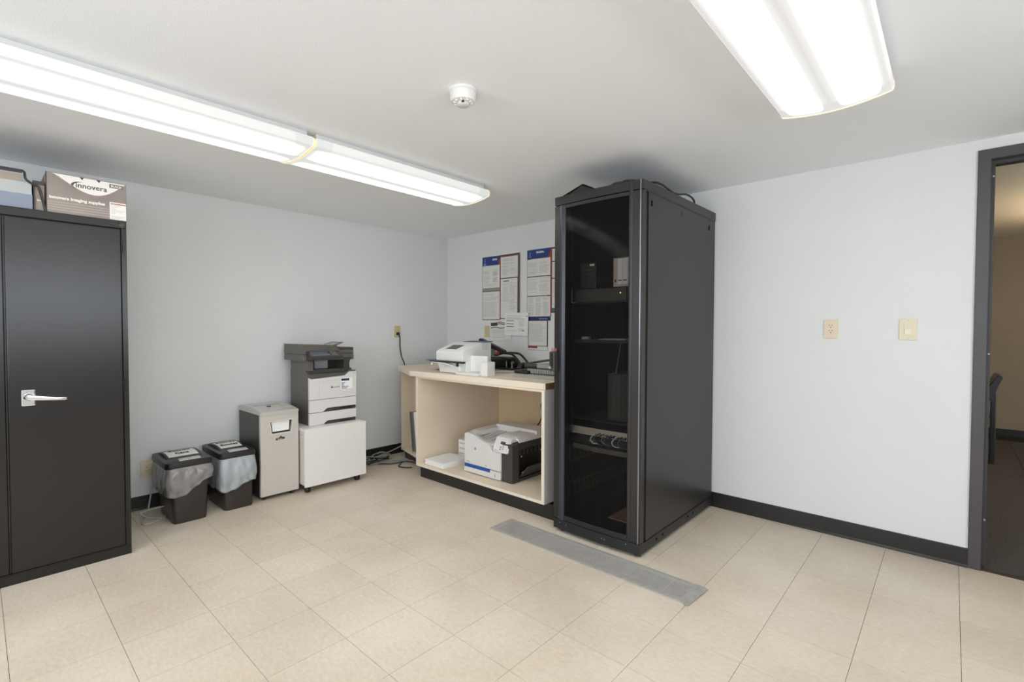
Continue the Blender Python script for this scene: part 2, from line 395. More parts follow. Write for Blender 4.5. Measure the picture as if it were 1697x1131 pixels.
# adjoining room
f2 = struct('floor.001', B(3.2, 7.4, .12, 4.72, -.06, -.004), mat('carpet_backing', (34, 30, 28), .95))
cp = bmesh.new(); bx(cp, -.2275, .2275, -.2275, .2275, -.006, .0)
cme = bpy.data.meshes.new('carpet_tile'); cp.to_mesh(cme); cp.free(); cme.materials.append(carpet_m)
for i in range(9):
    for j in range(10):
        x, y = 3.44+.46*i, .383+.46*j-.0
        if y+.23 > 4.70 or x > 7.2: continue
        o = bpy.data.objects.new('carpet_tile', cme); o.location = (x, y, 0); C.objects.link(o); o.parent = f2
struct('trim_1', B(3.2, 7.4, .03, .155, -.004, -.001), carpet_m)
struct('ceiling.001', B(3.2, 7.4, .12, 4.72, 2.335, 2.4), ceil2_m)
struct('wall_far', B(3.2, 7.4, 4.62, 4.72, 0, 2.335), fabric_m)
struct('wall_side', B(3.1, 3.2, .12, 4.72, 0, 2.335), fabric_m)
struct('wall_side.001', B(7.4, 7.5, .12, 4.72, 0, 2.335), fabric_m)
struct('wall_header', B(3.2, 7.4, .12, .125, H, 2.335), ceil2_m)
struct('baseboard_far', B(3.2, 7.4, 4.608, 4.62, 0, .085), base_m)

# ================================================================== CEILING LIGHTS
def light(name, label, x, y0, y1, lens, group=None):
    """wraparound two-tube fixture: housing pan, ribbed acrylic lens, end caps"""
    cx, cy = x, (y0+y1)/2; hl = (y1-y0)/2
    t = thing(name, label, 'ceiling light', (cx, cy, H), group)
    obj('housing', B(cx-.155, cx+.155, y0+.02, y1-.02, H-.032, H, bev=.004), shade_m, t)
    W = .1875
    sec = [(W, H-.036), (W+.001, H-.060), (W-.004, H-.074)]
    for k in range(1, 16):
        a = k/16; xx = (W-.004)*(1-2*a); sec.append((xx, H-.074-.022*(1-(1-2*a)**2)))
    sec += [(-W+.004, H-.074), (-W-.001, H-.060), (-W, H-.036)]
    inn = [(p[0]*.985, p[1]+.003) for p in sec]
    bm = bmesh.new(); n = len(sec)
    ya, yb = y0+.006, y1-.006
    A0 = [bm.verts.new((cx+p[0], ya, p[1])) for p in sec]; A1 = [bm.verts.new((cx+p[0], yb, p[1])) for p in sec]
    I0 = [bm.verts.new((cx+p[0], ya, p[1])) for p in inn]; I1 = [bm.verts.new((cx+p[0], yb, p[1])) for p in inn]
    for i in range(n-1):
        bm.faces.new((A0[i], A0[i+1], A1[i+1], A1[i])); bm.faces.new((I0[i+1], I0[i], I1[i], I1[i+1]))
    bm.faces.new((A0[0], A1[0], I1[0], I0[0])); bm.faces.new((A0[-1], I0[-1], I1[-1], A1[-1]))
    obj('lens', bm, lens, t, smooth=True)
    # opaque white pan closing the top of the lens
    obj('pan', B(cx-W+.002, cx+W-.002, ya, yb, H-.040, H-.035), shade_m, t)
    for yy in (y0, y1-.006):
        obj('end_cap', PR([(cx+p[0]*1.012, p[1]-.003) for p in sec], 'y', yy, yy+.006), rim_m, t)
    return t
light('ceiling_light', 'wraparound ceiling light nearest the far corner, greenish-white lens with free rounded end', 1.5625, -2.325, -1.11, lens_cool)
light('ceiling_light', 'wraparound ceiling light running off the left edge above the black cabinet', 1.5625, -3.545, -2.331, lens_warm)
light('ceiling_light', 'wide wraparound ceiling light cut by the top edge, right of the server rack', 3.7265, -2.36, -1.145, lens_warm)
light('ceiling_light', 'unseen wraparound ceiling light overhead behind the photographer, added for fill', 3.7265, -3.58, -2.366, lens_cool)  # out of view, added as fill light
light('ceiling_light', 'unseen wraparound ceiling light added for fill further back in the left row', 1.5625, -4.765, -3.551, lens_cool)  # another unseen fixture, added to fill the room with light

# room beyond: round-ish ceiling panel light that warms it
t = thing('pendant_uplight', 'suspended uplight in the room beyond the doorway', 'pendant light', (5.2, 2.7, 2.335))
obj('glow_panel', B(5.02, 5.38, 2.0, 3.4, 1.992, 2.0), mat('warm_diffuser', (255, 236, 204), .5, emit=ROOM2), t)
obj('trough', B(5.0, 5.4, 1.98, 3.42, 1.93, 1.99, bev=.01), frame_m, t)
for y in (2.1, 3.3): obj('hanger', T([(5.2, y, 1.99), (5.2, y, 2.335)], .006, 8, 0), frame_m, t)

# ================================================================== SMOKE DETECTOR
sx, sy = 2.592, -2.112
t = thing('smoke_detector', 'round white smoke detector on the ceiling', 'smoke detector', (sx, sy, H))
obj('base', LA([(.058, 0), (.058, -.008), (.054, -.012)], (sx, sy, H)), white_m, t, True)
obj('housing', LA([(.053, -.011), (.053, -.034), (.047, -.046), (.030, -.050)], (sx, sy, H)), white_m, t, True)
obj('sensor_dome', LA([(.026, -.050), (.026, -.060), (.022, -.063)], (sx, sy, H)), offw_m, t, True)
for k in range(10):
    a = 2*math.pi*k/10
    bm = bmesh.new(); bx(bm, -.004, .004, .029, .040, H-.0535, H-.047)
    bmesh.ops.rotate(bm, verts=bm.verts, cent=(0, 0, 0), matrix=Matrix.Rotation(a, 3, 'Z')); bmesh.ops.translate(bm, verts=bm.verts, vec=(sx, sy, 0))
    obj('vent_rib', bm, white_m, t)
obj('sensor_slot', B(sx+.012, sx+.022, sy-.022, sy-.012, H-.058, H-.050), blk_m, t)
for dx in (-.032, .034): obj('screw_hole', LA([(.003, 0), (.003, -.003)], (sx+dx*.8, sy-.03, H-.044), n=10), dgry_m, t)

# ================================================================== BLACK STORAGE CABINET
X1 = .757
t = thing('storage_cabinet', 'tall black metal two-door storage cabinet at the left edge', 'cabinet', (.4, -3.37, 0))
bm = bmesh.new()
Y0c, Y1c, ZT = -3.835, -2.905, 1.818
bx(bm, .12, X1-.02, Y0c+.0, Y1c, .0, ZT)
obj('body', bm, cab_m, t)
fr = bmesh.new()
bx(fr, X1-.02, X1, Y1c-.022, Y1c, 0, ZT); bx(fr, X1-.02, X1, Y0c, Y0c+.022, 0, ZT)
bx(fr, X1-.02, X1, Y0c+.022, Y1c-.022, 0, .052); bx(fr, X1-.02, X1+.004, Y0c, Y1c, 1.777, ZT, bev=.003)
obj('front_frame', fr, cab_m, t)
obj('kick_plate', B(X1, X1+.003, Y0c, Y1c, .0, .046), cab_m, t)
def cdoor(y0, y1):
    return obj('door', B(X1-.014, X1+.006, y0, y1, .056, 1.772, bev=.003), cab_m, t)
d1 = cdoor(-3.366, -2.931); d2 = cdoor(-3.809, -3.374)
for z in (1.68, .93, .20):
    obj('hinge', T([(X1+.004, -2.926, z-.035), (X1+.004, -2.926, z+.035)], .0045, 8, 0), cab_m, d1)
obj('lock_bar', B(X1-.012, X1-.004, -3.372, -3.368, .06, 1.77), blk_m, t)
hb = bmesh.new(); bx(hb, X1+.006, X1+.012, -3.322, -3.272, .862, .938, bev=.004)
h = obj('handle_plate', hb, chrome_m, d1)
obj('handle_hub', LA([(.019, 0), (.019, .010), (.013, .020)], (X1+.011, -3.296, .903), 'x', 20), chrome_m, d1, True)
hb = bmesh.new()
loft(hb, [[(X1+x_+dx, y, z_) for dx, z_ in ((-.006, z-h_), (.006, z-h_), (.008, z), (.006, z+h_), (-.006, z+h_), (-.008, z))] for y, z, h_, x_ in
     ((-3.300, .903, .012, .026), (-3.26, .897, .010, .030), (-3.20, .889, .007, .032), (-3.168, .886, .007, .030), (-3.160, .886, .005, .028))])
obj('handle_lever', hb, chrome_m, d1, True)
obj('corner_bolt', LA([(.013, 0), (.013, .003), (.006, .006)], (X1+.004, -2.923, 1.795), 'x', 16), dgry_m, t)

# cartons on the cabinet -------------------------------------------------
CZ = ZT
t = thing('toner_carton', 'grey toner carton with white arc logo panel on the black cabinet', 'box', (.6, -3.06, CZ))
bx0 = .742
obj('carton', B(.46, bx0, -3.218, -2.900, CZ, 2.018, bev=.001), boxg_m, t)
e = .0006
arc = bmesh.new()
yl, yr, zt = -3.197, -2.904, 2.0175
pts = [(yl, zt)]
for k in range(1, 20):
    a = k/20; y = yl+(yr-yl)*a; pts.append((y, zt-.082*math.sin(math.pi*min(1, a**1.18))))
pts += [(yr, zt)]
prism(arc, pts, 'x', bx0, bx0+e); obj('arc_panel', arc, label_m, t)
rim = bmesh.new()
tube(rim, [(bx0+.0008, p[0], p[1]) for p in pts[:-1]], .0014, 5, 2); obj('arc_outline', rim, mat('salmon_print', (214, 170, 156), .5), t)
text('logo_lettering', 'innovera', .036, (bx0+.001, -3.108, 1.964), (0, 1, 0), (0, 0, 1), mat('logo_ink', (92, 84, 78), .6), t, bold=.0006, sx=1.0)
lg = bmesh.new()
for k in range(14):
    a0 = math.radians(75+k*12); a1 = math.radians(75+(k+1)*12)
    w0 = .006*math.sin(math.pi*k/14)+.0006; w1 = .006*math.sin(math.pi*(k+1)/14)+.0006
    c = (-3.090, 1.973); f = lambda a, r: (bx0+.0012, c[0]+r*1.6*math.cos(a), c[1]+r*.95*math.sin(a))
    lg.faces.new([lg.verts.new(q) for q in (f(a0, .022-w0), f(a1, .022-w1), f(a1, .022), f(a0, .022))])
obj('logo_swoosh', lg, mat('logo_ink', (92, 84, 78)), t)
text('supply_lettering', 'innovera imaging supplies', .0205, (bx0+.001, -3.207, 1.891), (0, 1, 0), (0, 0, 1), label_m, t, bold=.0008, sx=1.03)
obj('colour_tab', B(bx0, bx0+.0012, -2.972, -2.915, 1.990, 2.010), mat('tab_grey', (120, 108, 98), .5), t)
text('colour_lettering', 'BLACK', .0155, (bx0+.0016, -2.966, 1.9945), (0, 1, 0), (0, 0, 1), label_m, t, bold=.0004, sx=.95)
obj('carton_edge', B(bx0-.004, bx0+.0005, -3.2188, -3.2145, CZ, 2.018), mat('edge_dark', (74, 66, 60), .6), t)
obj('carton_edge', B(bx0-.004, bx0+.0007, -3.2188, -2.8995, 2.0172, 2.0188), mat('edge_dark', (74, 66, 60)), t)
lb = obj('address_label', B(bx0, bx0+.0008, -2.972, -2.902, 1.824, 1.915), label_m, t)
obj('label_band', B(bx0+.0008, bx0+.0012, -2.968, -2.903, 1.903, 1.909), mat('band_red', (184, 108, 92), .5), t)
ll = bmesh.new()
for k, wd in enumerate((.045, .03, .022, .06, .05, .02, .0, .06, .045)):
    if wd: bx(ll, bx0+.0008, bx0+.0011, -2.967, -2.967+wd, 1.896-k*.008, 1.898-k*.008)
obj('label_print', ll, ink_m, t)
st_ = bmesh.new()
for k in range(4): bx(st_, bx0, bx0+.0004, -3.216, -2.974, 1.874-k*.013, 1.877-k*.013)
obj('print_stripe', st_, mat('stripe_light', (182, 166, 156), .5), t)
for yy in (-3.083, -3.016): obj('flap_notch', PR([(yy-.009, 2.0178), (yy+.009, 2.0178), (yy+.002, 2.005)], 'x', bx0, bx0+.0012), inkd_m, t)

t = thing('narrow_carton', 'narrow dark-topped carton squeezed between toner carton and stacking bin', 'box', (.6, -3.243, CZ))
obj('carton', B(.50, .732, -3.262, -3.222, CZ, 1.962, bev=.001), mat('carton_taupe', (150, 138, 128), .6, var=.06), t)
obj('dark_lid', B(.498, .734, -3.264, -3.2205, 1.947, 1.966, bev=.002), mat('lid_brown', (66, 56, 50), .5), t)
text('carton_lettering', 'Inno', .014, (.7326, -3.250, 1.868), (0, 1, 0), (0, 0, 1), label_m, t, bold=.0004)

t = thing('stacking_bin', 'black-rimmed open stacking bin holding paper packs on the cabinet, cut by left edge', 'bin', (.6, -3.45, CZ))
bm = bmesh.new()
# side wall facing the room right: profile swept as a rim, y runs to the right
prof = [(-3.70, 2.002), (-3.305, 2.002), (-3.293, 1.997), (-3.290, 1.968), (-3.280, 1.955), (-3.262, 1.944), (-3.246, 1.937), (-3.240, 1.92), (-3.230, 1.87), (-3.219, CZ)]
tube(bm, [(.742, p[0], p[1]) for p in prof[1:]], .0052, 6, 3)
bx(bm, .738, .746, -3.70, -3.300, 1.990, 2.006)
bx(bm, .738, .746, -3.70, -3.232, CZ, CZ+.004)
obj('rim', bm, blk_m, t)
bk = bmesh.new(); bx(bk, .44, .738, -3.72, -3.235, CZ, CZ+.004); bx(bk, .44, .444, -3.72, -3.30, CZ, 2.0)
obj('shell', bk, blk_m, t)
obj('shell_wall', B(.45, .736, -3.262, -3.256, CZ+.004, 1.938), blk_m, t)
g_ = 'paper packs in the stacking bin'
tag(obj('paper_pack', B(.47, .733, -3.69, -3.266, CZ+.0041, 1.893), bluegrey_m), 'blue-grey paper pack, bottom layer in the stacking bin', 'paper pack')
tag(obj('paper_pack', B(.47, .733, -3.69, -3.268, 1.8931, 1.950), mat('pack_white', (178, 182, 180), .5, var=.02)), 'whitish paper pack, middle layer in the stacking bin', 'paper pack')
tag(obj('paper_pack', B(.47, .733, -3.69, -3.298, 1.9501, 1.984), tan_m), 'tan paper pack on top under the black rim of the stacking bin', 'paper pack')

# ================================================================== WALL PLATES
def plate(name, label, cat, wall, a, z, w_, h_, m, kind):
    """wall 'left': a = y, facing +x;  'back': a = x, facing -y"""
    loc = (0, a, z) if wall == 'left' else (a, 0, z)
    t = thing(name, label, cat, loc)
    def bb(u0, u1, v0, v1, d0, d1, bev=0):
        if wall == 'left': return B(d0, d1, a+u0, a+u1, z+v0, z+v1, bev=bev)
        return B(a+u0, a+u1, -d1, -d0, z+v0, z+v1, bev=bev)
    obj('cover_plate', bb(-w_/2, w_/2, -h_/2, h_/2, 0, .006, .002), m, t)
    if kind == 'duplex':
        obj('receptacle', bb(-.0165, .0165, -.033, .033, .006, .008, .0006), m, t)
        for s in (.0165, -.0165):
            for u in (-.0065, .0065): obj('slot', bb(u-.0013, u+.0013, s+.002, s+.010, .0075, .0085), blk_m, t)
            obj('ground_hole', bb(-.0025, .0025, s-.009, s-.004, .0075, .0085), blk_m, t)
    if kind == 'switch':
        obj('rocker', bb(-.0165, .0165, -.033, .033, .005, .008), m, t)
        obj('rocker_paddle', bb(-.0145, .0145, -.030, .002, .008, .0115, .001), mat('ivory_light', (232, 224, 200), .35), t)
    for s in (-1, 1): obj('screw', bb(-.002, .002, s*(h_/2-.009)-.002, s*(h_/2-.009)+.002, .006, .0072), steel_m, t)
    return t
plate('wall_outlet', 'ivory duplex outlet on the bare wall right of the server rack', 'outlet', 'back', 3.551, 1.247, .073, .114, mat('ivory_peach', (222, 203, 176), .4), 'duplex')
plate('light_switch', 'ivory rocker light switch beside the doorway', 'switch', 'back', 3.913, 1.245, .078, .118, ivory_m, 'switch')
plate('wall_outlet', 'low ivory duplex outlet beside the black cabinet above the baseboard', 'outlet', 'left', -2.685, .274, .075, .118, ivory_m, 'duplex')
plate('wall_plate', 'yellowed outlet plate with black cord on the left wall above the counter', 'outlet', 'left', -.646, 1.211, .070, .115, ivd_m, 'plain')
plate('wall_plate', 'yellowed blank plate under the left notice poster', 'wall plate', 'back', .620, 1.214, .070, .115, ivd_m, 'plain')

# ================================================================== POSTERS
def textlines(bm, x0, x1, z0, z1, y, pitch=.010, thick=.0028, ragged=True, cols=1, gap=.012, seed=1):
    rnd = random.Random(seed); cw = ((x1-x0)-gap*(cols-1))/cols
    for c in range(cols):
        xa = x0+c*(cw+gap); z = z1
        while z-thick > z0:
            if rnd.random() > .12:
                q = cw*(rnd.uniform(.72, 1) if ragged else 1)
                quad(bm, (xa, y, z-thick), (q, 0, 0), (0, 0, thick))
            z -= pitch
def sheet(t, x0, x1, z0, z1, y, name='notice_sheet', m=None):
    return obj(name, B(x0, x1, y-.0006, y, z0, z1), m or poster_m, t)
def flat(t, name, x0, x1, z0, z1, y, m): return obj(name, B(x0, x1, y-.0004, y, z0, z1), m, t)
def pprint(t, fn, m=ink_m, name='small_print'):
    bm = bmesh.new(); fn(bm); return obj(name, bm, m, t)
# left poster: two columns
t = thing('notice_poster', 'left labour-notice poster with blue header and right sheet curling', 'poster', (.80, 0, 1.33))
flat(t, 'backing', .550, .800, 1.330, 1.962, -.0005, pbrown_m)
obj('backing_right', PR([(.800, -.001), (.800, -.002), (1.00, -.004), (1.060, -.012), (1.060, -.011), (1.00, -.003)], 'z', 1.338, 1.963), pbrown_m, t)
flat(t, 'header', .552, .795, 1.872, 1.960, -.0010, pblue_m)
flat(t, 'red_tab', .775, .806, 1.872, 1.925, -.0013, pred_m)
text('header_lettering', 'OHIO', .026, (.690, -.0016, 1.920), (1, 0, 0), (0, 0, 1), label_m, t, bold=.0008)
em = bmesh.new(); bx(em, .585, .590, -.002, -.0012, 1.905, 1.945); bx(em, .575, .600, -.002, -.0012, 1.890, 1.897); bx(em, .570, .606, -.002, -.0012, 1.880, 1.886)
obj('header_emblem', em, mat('emblem', (150, 170, 210), .5), t)
sheet(t, .556, .792, 1.650, 1.872, -.0012); sheet(t, .556, .792, 1.337, 1.612, -.0012)
flat(t, 'divider', .552, .795, 1.620, 1.648, -.0014, pgrey_m)
flat(t, 'red_rule', .793, .806, 1.335, 1.925, -.0014, pred_m)
pprint(t, lambda b: (textlines(b, .570, .665, 1.70, 1.82, -.0021, .008, .003, seed=1), textlines(b, .700, .770, 1.70, 1.83, -.0021, .006, .004, seed=2),
                     textlines(b, .58, .77, 1.663, 1.69, -.0021, seed=3), textlines(b, .565, .78, 1.36, 1.59, -.0021, .010, .003, seed=4)))
rs = bmesh.new()
def curled(x0, x1, z0, z1, off):
    pts = [(x0, -.0035-off), (x0, -.0029-off), ((x0+x1)/2, -.0045-off), (x1, -.0120-off), (x1, -.0128-off), ((x0+x1)/2, -.0053-off)]
    return PR([pts[1], pts[2], pts[3], pts[4], pts[5], pts[0]], 'z', z0, z1)
obj('notice_sheet', curled(.808, 1.040, 1.738, 1.940, 0), poster_m, t); obj('notice_sheet', curled(.808, 1.035, 1.347, 1.728, 0), poster_m, t)
pprint(t, lambda b: (textlines(b, .83, .92, 1.76, 1.92, -.0072, .010, .003, seed=5), textlines(b, .84, .92, 1.50, 1.68, -.0072, .010, .0026, seed=6)))
pprint(t, lambda b: [quad(b, (.85, -.0078, 1.700), (.075, -.002, 0), (0, 0, .008))], inkd_m, 'sheet_title')
def curl_lines(b, x0, x1, z0, z1, seed):
    rnd = random.Random(seed); z = z1
    while z > z0:
        if rnd.random() > .15:
            L_ = rnd.uniform(.7, 1)*(x1-x0); quad(b, (x0, -.0062, z), (L_, -.0075*L_/(x1-x0), 0), (0, 0, .003))
        z -= .011
pprint(t, lambda b: (curl_lines(b, .925, 1.02, 1.76, 1.92, 7), curl_lines(b, .925, 1.02, 1.42, 1.68, 8)))
# right poster
t = thing('notice_poster', 'right labour-notice poster with blue header partly behind the server rack', 'poster', (1.30, 0, 1.35))
flat(t, 'backing', 1.145, 1.43, 1.353, 1.972, -.0005, pbrown_m)
flat(t, 'backing_right', 1.43, 1.68, 1.353, 1.972, -.0005, pbrown_m)
flat(t, 'header', 1.147, 1.425, 1.890, 1.970, -.0010, pblue_m)
obj('red_tab', PR([(1.385, 1.890), (1.432, 1.890), (1.432, 1.965)], 'y', -.0016, -.0011), pred_m, t)
text('header_lettering', 'FEDERAL', .024, (1.255, -.0016, 1.935), (1, 0, 0), (0, 0, 1), label_m, t, bold=.0008, sx=.95)
em = bmesh.new(); bx(em, 1.178, 1.184, -.002, -.0012, 1.915, 1.95); bx(em, 1.166, 1.196, -.002, -.0012, 1.905, 1.910)
obj('header_emblem', em, mat('emblem', (150, 170, 210)), t)
for z0, z1 in ((1.727, 1.885), (1.548, 1.718), (1.358, 1.540)): sheet(t, 1.150, 1.418, z0, z1, -.0012)
flat(t, 'red_rule', 1.420, 1.432, 1.355, 1.93, -.0014, pred_m)
for z0, z1 in ((1.85, 1.955), (1.70, 1.84), (1.50, 1.69)): sheet(t, 1.438, 1.67, z0, z1, -.0012)
flat(t, 'teal_band', 1.438, 1.67, 1.40, 1.43, -.0012, teal_m); sheet(t, 1.438, 1.67, 1.43, 1.50, -.0012)
sheet(t, 1.430, 1.67, 1.330, 1.385, -.0022)
pprint(t, lambda b: (textlines(b, 1.16, 1.41, 1.745, 1.85, -.0021, .009, .003, cols=2, seed=11), textlines(b, 1.16, 1.41, 1.565, 1.705, -.0021, .009, .003, cols=2, seed=12),
                     textlines(b, 1.16, 1.41, 1.365, 1.53, -.0021, .007, .003, cols=3, seed=13), textlines(b, 1.45, 1.6, 1.52, 1.94, -.0021, .010, .003, seed=14)))
tabs = bmesh.new()
for x, z in ((1.15, 1.722), (1.15, 1.543), (1.385, 1.719), (1.385, 1.541), (1.15, 1.886)): bx(tabs, x, x+.035, -.0024, -.0016, z-.003, z+.005)
obj('corner_tab', tabs, inkd_m, t)
# lower notice
t = thing('notice_sheet', 'single notice with navy header and red foot below the right poster', 'notice', (1.28, 0, 1.05))
flat(t, 'backing', 1.160, 1.395, 1.048, 1.352, -.0030, pbrown_m)
flat(t, 'header', 1.162, 1.425, 1.318, 1.352, -.0040, pnavy_m)
sheet(t, 1.168, 1.383, 1.088, 1.316, -.0040)
flat(t, 'red_foot', 1.160, 1.275, 1.068, 1.086, -.0040, pred_m); flat(t, 'foot_strip', 1.275, 1.395, 1.050, 1.082, -.0042, poster_m); flat(t, 'foot_strip', 1.160, 1.275, 1.050, 1.066, -.0042, poster_m)
pprint(t, lambda b: textlines(b, 1.18, 1.37, 1.12, 1.29, -.0052, .010, .003, seed=15))
pprint(t, lambda b: [quad(b, (1.29, -.0046, 1.331), (.1, 0, 0), (0, 0, .006))], mat('emblem', (150, 170, 210)), 'header_print')
# flag sheet (tilted) and overlapping sheet
def tilted(name, label, cx, cz, w_, h_, ang, y):
    t = thing(name, label, 'notice', (cx, y, cz)); t.rotation_euler = (0, -ang, 0); return t
t = tilted('notice_sheet', 'tilted paper printed with a black flag drawing beside the wall plate', .805, 1.238, .26, .21, .04, -.006)
def loc_obj(name, bm, m, par):
    me = bpy.data.meshes.new(name); bm.to_mesh(me); bm.free(); me.materials.append(m)
    o = bpy.data.objects.new(name, me); C.objects.link(o); o.parent = par; return o
loc_obj('paper', B(-.135, .145, -.0006, 0, -.108, .092), poster_m, t)
b = bmesh.new()
bx(b, -.125, -.035, -.0011, -.0006, .036, .068)
for k, z in enumerate((.060, .045, .012)):
    for i in range(10):
        x0 = (-.035 if k < 2 else -.125)+i*(.0135 if k < 2 else .022); x1 = x0+(.0135 if k < 2 else .022)
        z0 = z+.006*math.sin(i*.7); z1 = z+.006*math.sin((i+1)*.7)
        b.faces.new([b.verts.new(q) for q in ((x0, -.0011, z0), (x1, -.0011, z1), (x1, -.0011, z1+.008), (x0, -.0011, z0+.008))])
loc_obj('flag_print', b, inkd_m, t)
b = bmesh.new(); textlines(b, -.11, .13, -.085, .0, -.0011, .009, .003, seed=21); loc_obj('small_print', b, ink_m, t)
t = tilted('notice_sheet', 'white paper overlapping flag sheet with three bold lines at left', 1.025, 1.288, .30, .21, -.03, -.016)
loc_obj('paper', B(-.148, .148, -.0006, 0, -.108, .108), mat('poster_white', (232, 231, 226), .5), t)
b = bmesh.new()
for z in (.03, .0, -.026): bx(b, -.128, -.03, -.0011, -.0006, z-.003, z+.003)
bx(b, .125, .135, -.0011, -.0006, .070, .080); bx(b, .075, .10, -.0011, -.0006, -.065, -.058)
loc_obj('bold_lines', b, inkd_m, t)
b = bmesh.new(); textlines(b, -.13, .12, .04, .078, -.0011, .008, .003, seed=22); textlines(b, .03, .11, -.07, .03, -.0011, .009, .003, seed=23); textlines(b, -.13, .0, -.078, -.06, -.0011, .008, .002, seed=24)
loc_obj('small_print', b, ink_m, t)

# ================================================================== FLOOR GRILLE
GX0, GX1, GY0, GY1 = 1.985, 3.240, -1.340, -1.140
t = thing('floor_grille', 'long galvanised linear floor grille in front of the server rack', 'floor vent', (2.6, -1.24, 0))
obj('duct_shadow_plate', B(GX0+.01, GX1-.01, GY0+.01, GY1-.01, .0, .0012), mat('duct_dark', (34, 32, 32), .8), t)
for a in ((GX0, GX1, GY0, GY0+.028), (GX0, GX1, GY1-.028, GY1), (GX0, GX0+.045, GY0+.028, GY1-.028), (GX1-.05, GX1, GY0+.028, GY1-.028)):
    obj('frame_strip', B(a[0], a[1], a[2], a[3], .0, .0062, bev=.0015), steel_m, t)
nb = 12
for k in range(nb):
    y = GY0+.028+(k+.5)*(GY1-GY0-.056)/nb
    obj('bar', B(GX0+.045, GX1-.05, y-.0029, y+.0029, .0022, .0058), mat('bar_steel', (182, 177, 173), .4, metal=.1, var=.06), t)
for x in (2.30, 2.60, 2.90, 3.10): obj('cross_bar', B(x-.003, x+.003, GY0+.028, GY1-.028, .0012, .0052), steel_m, t)
obj('loose_end_plate', PR([(3.200, -1.335), (3.240, -1.356), (3.256, -1.152), (3.214, -1.140)], 'z', .0063, .0078), steel_m, t)

# ================================================================== WASTE BINS
def waste_bin(label, fx, y0, y1, bx_, rimw, bagm, words, bag_low, z_top=.395):
    """fx front x, y0..y1 bottom width, bx_ back x at the rim"""
    ry0, ry1 = y0-rimw, y1+rimw*.9
    t = thing('waste_bin', label, 'bin', ((fx+bx_)/2, (y0+y1)/2, 0))
    bxb = bx_+.05
    obj('body', loft(bmesh.new(), [rrect(bxb, fx, y0, y1, .001, .03), rrect(bxb-.004, fx+.002, y0-.002, y1+.002, .02, .03), rrect(bx_+.012, fx-.004, ry0+.012, ry1-.012, z_top-.05, .03)]), bin_m, t, True)
    # bag skirt hanging over the rim, wavy low edge
    rings = []; b0 = rrect(bx_+.004, fx+.006, ry0+.004, ry1-.004, 0, .035, 6); base = []
    for k in range(len(b0)):     # even spacing so that the folds show on the flat sides too
        p, q = b0[k], b0[(k+1) % len(b0)]; m_ = max(1, int(math.dist(p, q)/.007))
        base += [(p[0]+(q[0]-p[0])*i/m_, p[1]+(q[1]-p[1])*i/m_, 0) for i in range(m_)]
    n = len(base); rnd = random.Random(len(words)); cx, cy = (bx_+fx)/2, (ry0+ry1)/2
    ph = [rnd.uniform(0, 6.28) for _ in range(5)]
    for j in range(19):
        s = j/18; rg = []
        for k, (x, y, _) in enumerate(base):
            a = math.atan2((y-cy)*1.2, x-cx)
            low = bag_low(x, y) + .006*math.sin(5*a+ph[0])+.003*math.sin(17*a)
            z = (z_top-.035)*(1-s)+low*s
            puff = 1.012+.020*s+.075*math.sin(math.pi*min(1, s*1.15)*.9)+s**.6*(.014*math.sin(9*a+ph[1]+2*s)+.012*math.sin(17*a+ph[2]+4*s)+.009*math.sin(29*a+ph[3]-6*s)+.010*math.sin(11*s+13*a+ph[4])+.006*math.sin(17*s-31*a))
            sh = 1.0
            rg.append((cx+(x-cx)*puff*sh, cy+(y-cy)*puff*sh, z))
        rings.append(rg)
    bag = obj('bag_liner', loft(bmesh.new(), rings, cap=False), bagm, t, True)
    md = bag.modifiers.new('thick', 'SOLIDIFY'); md.thickness = .0015
    # rim
    rm = bmesh.new(); zt = z_top
    loft(rm, [rrect(bx_-.004, fx+.008, ry0-.004, ry1+.004, zt-.040, .035), rrect(bx_-.006, fx+.010, ry0-.006, ry1+.006, zt-.036, .036), rrect(bx_-.004, fx+.006, ry0-.003, ry1+.003, zt-.004, .033), rrect(bx_+.004, fx-.004, ry0+.006, ry1-.006, zt, .028)])
    obj('lid_rim', rm, blk_m, t, True)
    # domed flap: x profile arch
    fp = bmesh.new(); n = 12; a0, a1 = bx_+.03, fx-.085; yA, yB = ry0+.03, ry1-.03
    pts = [(a0+(a1-a0)*k/n, zt-.002+.020*math.sin(math.pi*(k/n)**.9)) for k in range(n+1)] + [(a1, zt-.006), (a0, zt-.006)]
    prism(fp, pts, 'y', yA, yB); flp = obj('flap', fp, blk_m, t, True)
    lp = bmesh.new(); k0, k1 = 2, 10
    top = [(a0+(a1-a0)*k/n, zt-.002+.020*math.sin(math.pi*(k/n)**.9)+.0008) for k in range(k0, k1+1)]
    prism(lp, top+[(p[0], p[1]-.0006) for p in top[::-1]], 'y', yA+.012, yB-.012); lab = obj('label', lp, label_m, flp, True)
    for j, wd in enumerate(words):
        q_ = (k0+3.0+3.1*j)/n; xx = a0+(a1-a0)*q_; zz = zt-.002+.020*math.sin(math.pi*q_**.9)+.0026
        text('lettering', wd, .046, (xx+.004, (yA+yB)/2, zz), (0, 1, 0), (-1, 0, -.02*math.pi/(a1-a0)*math.cos(math.pi*q_)), mat('label_ink', (54, 44, 50), .6), flp, 'CENTER', bold=.0008, sx=.85)
    obj('latch', PR([(fx-.070, zt+.002), (fx-.066, zt+.008), (fx-.020, zt+.004), (fx-.016, zt-.004)], 'y', (ry0+ry1)/2-.052, (ry0+ry1)/2+.068, bev=.002), mat('latch_grey', (190, 190, 184), .35), t)
    return t
waste_bin('black flap-lid bin with grey bag nearest the low outlet', .487, -2.645, -2.460, .105, .035, bag_m, ('Recycle', 'Cans'),
          lambda x, y: .178+.125*max(0, min(1, (y+2.60)/.22))*(1 if x > .3 else .5))
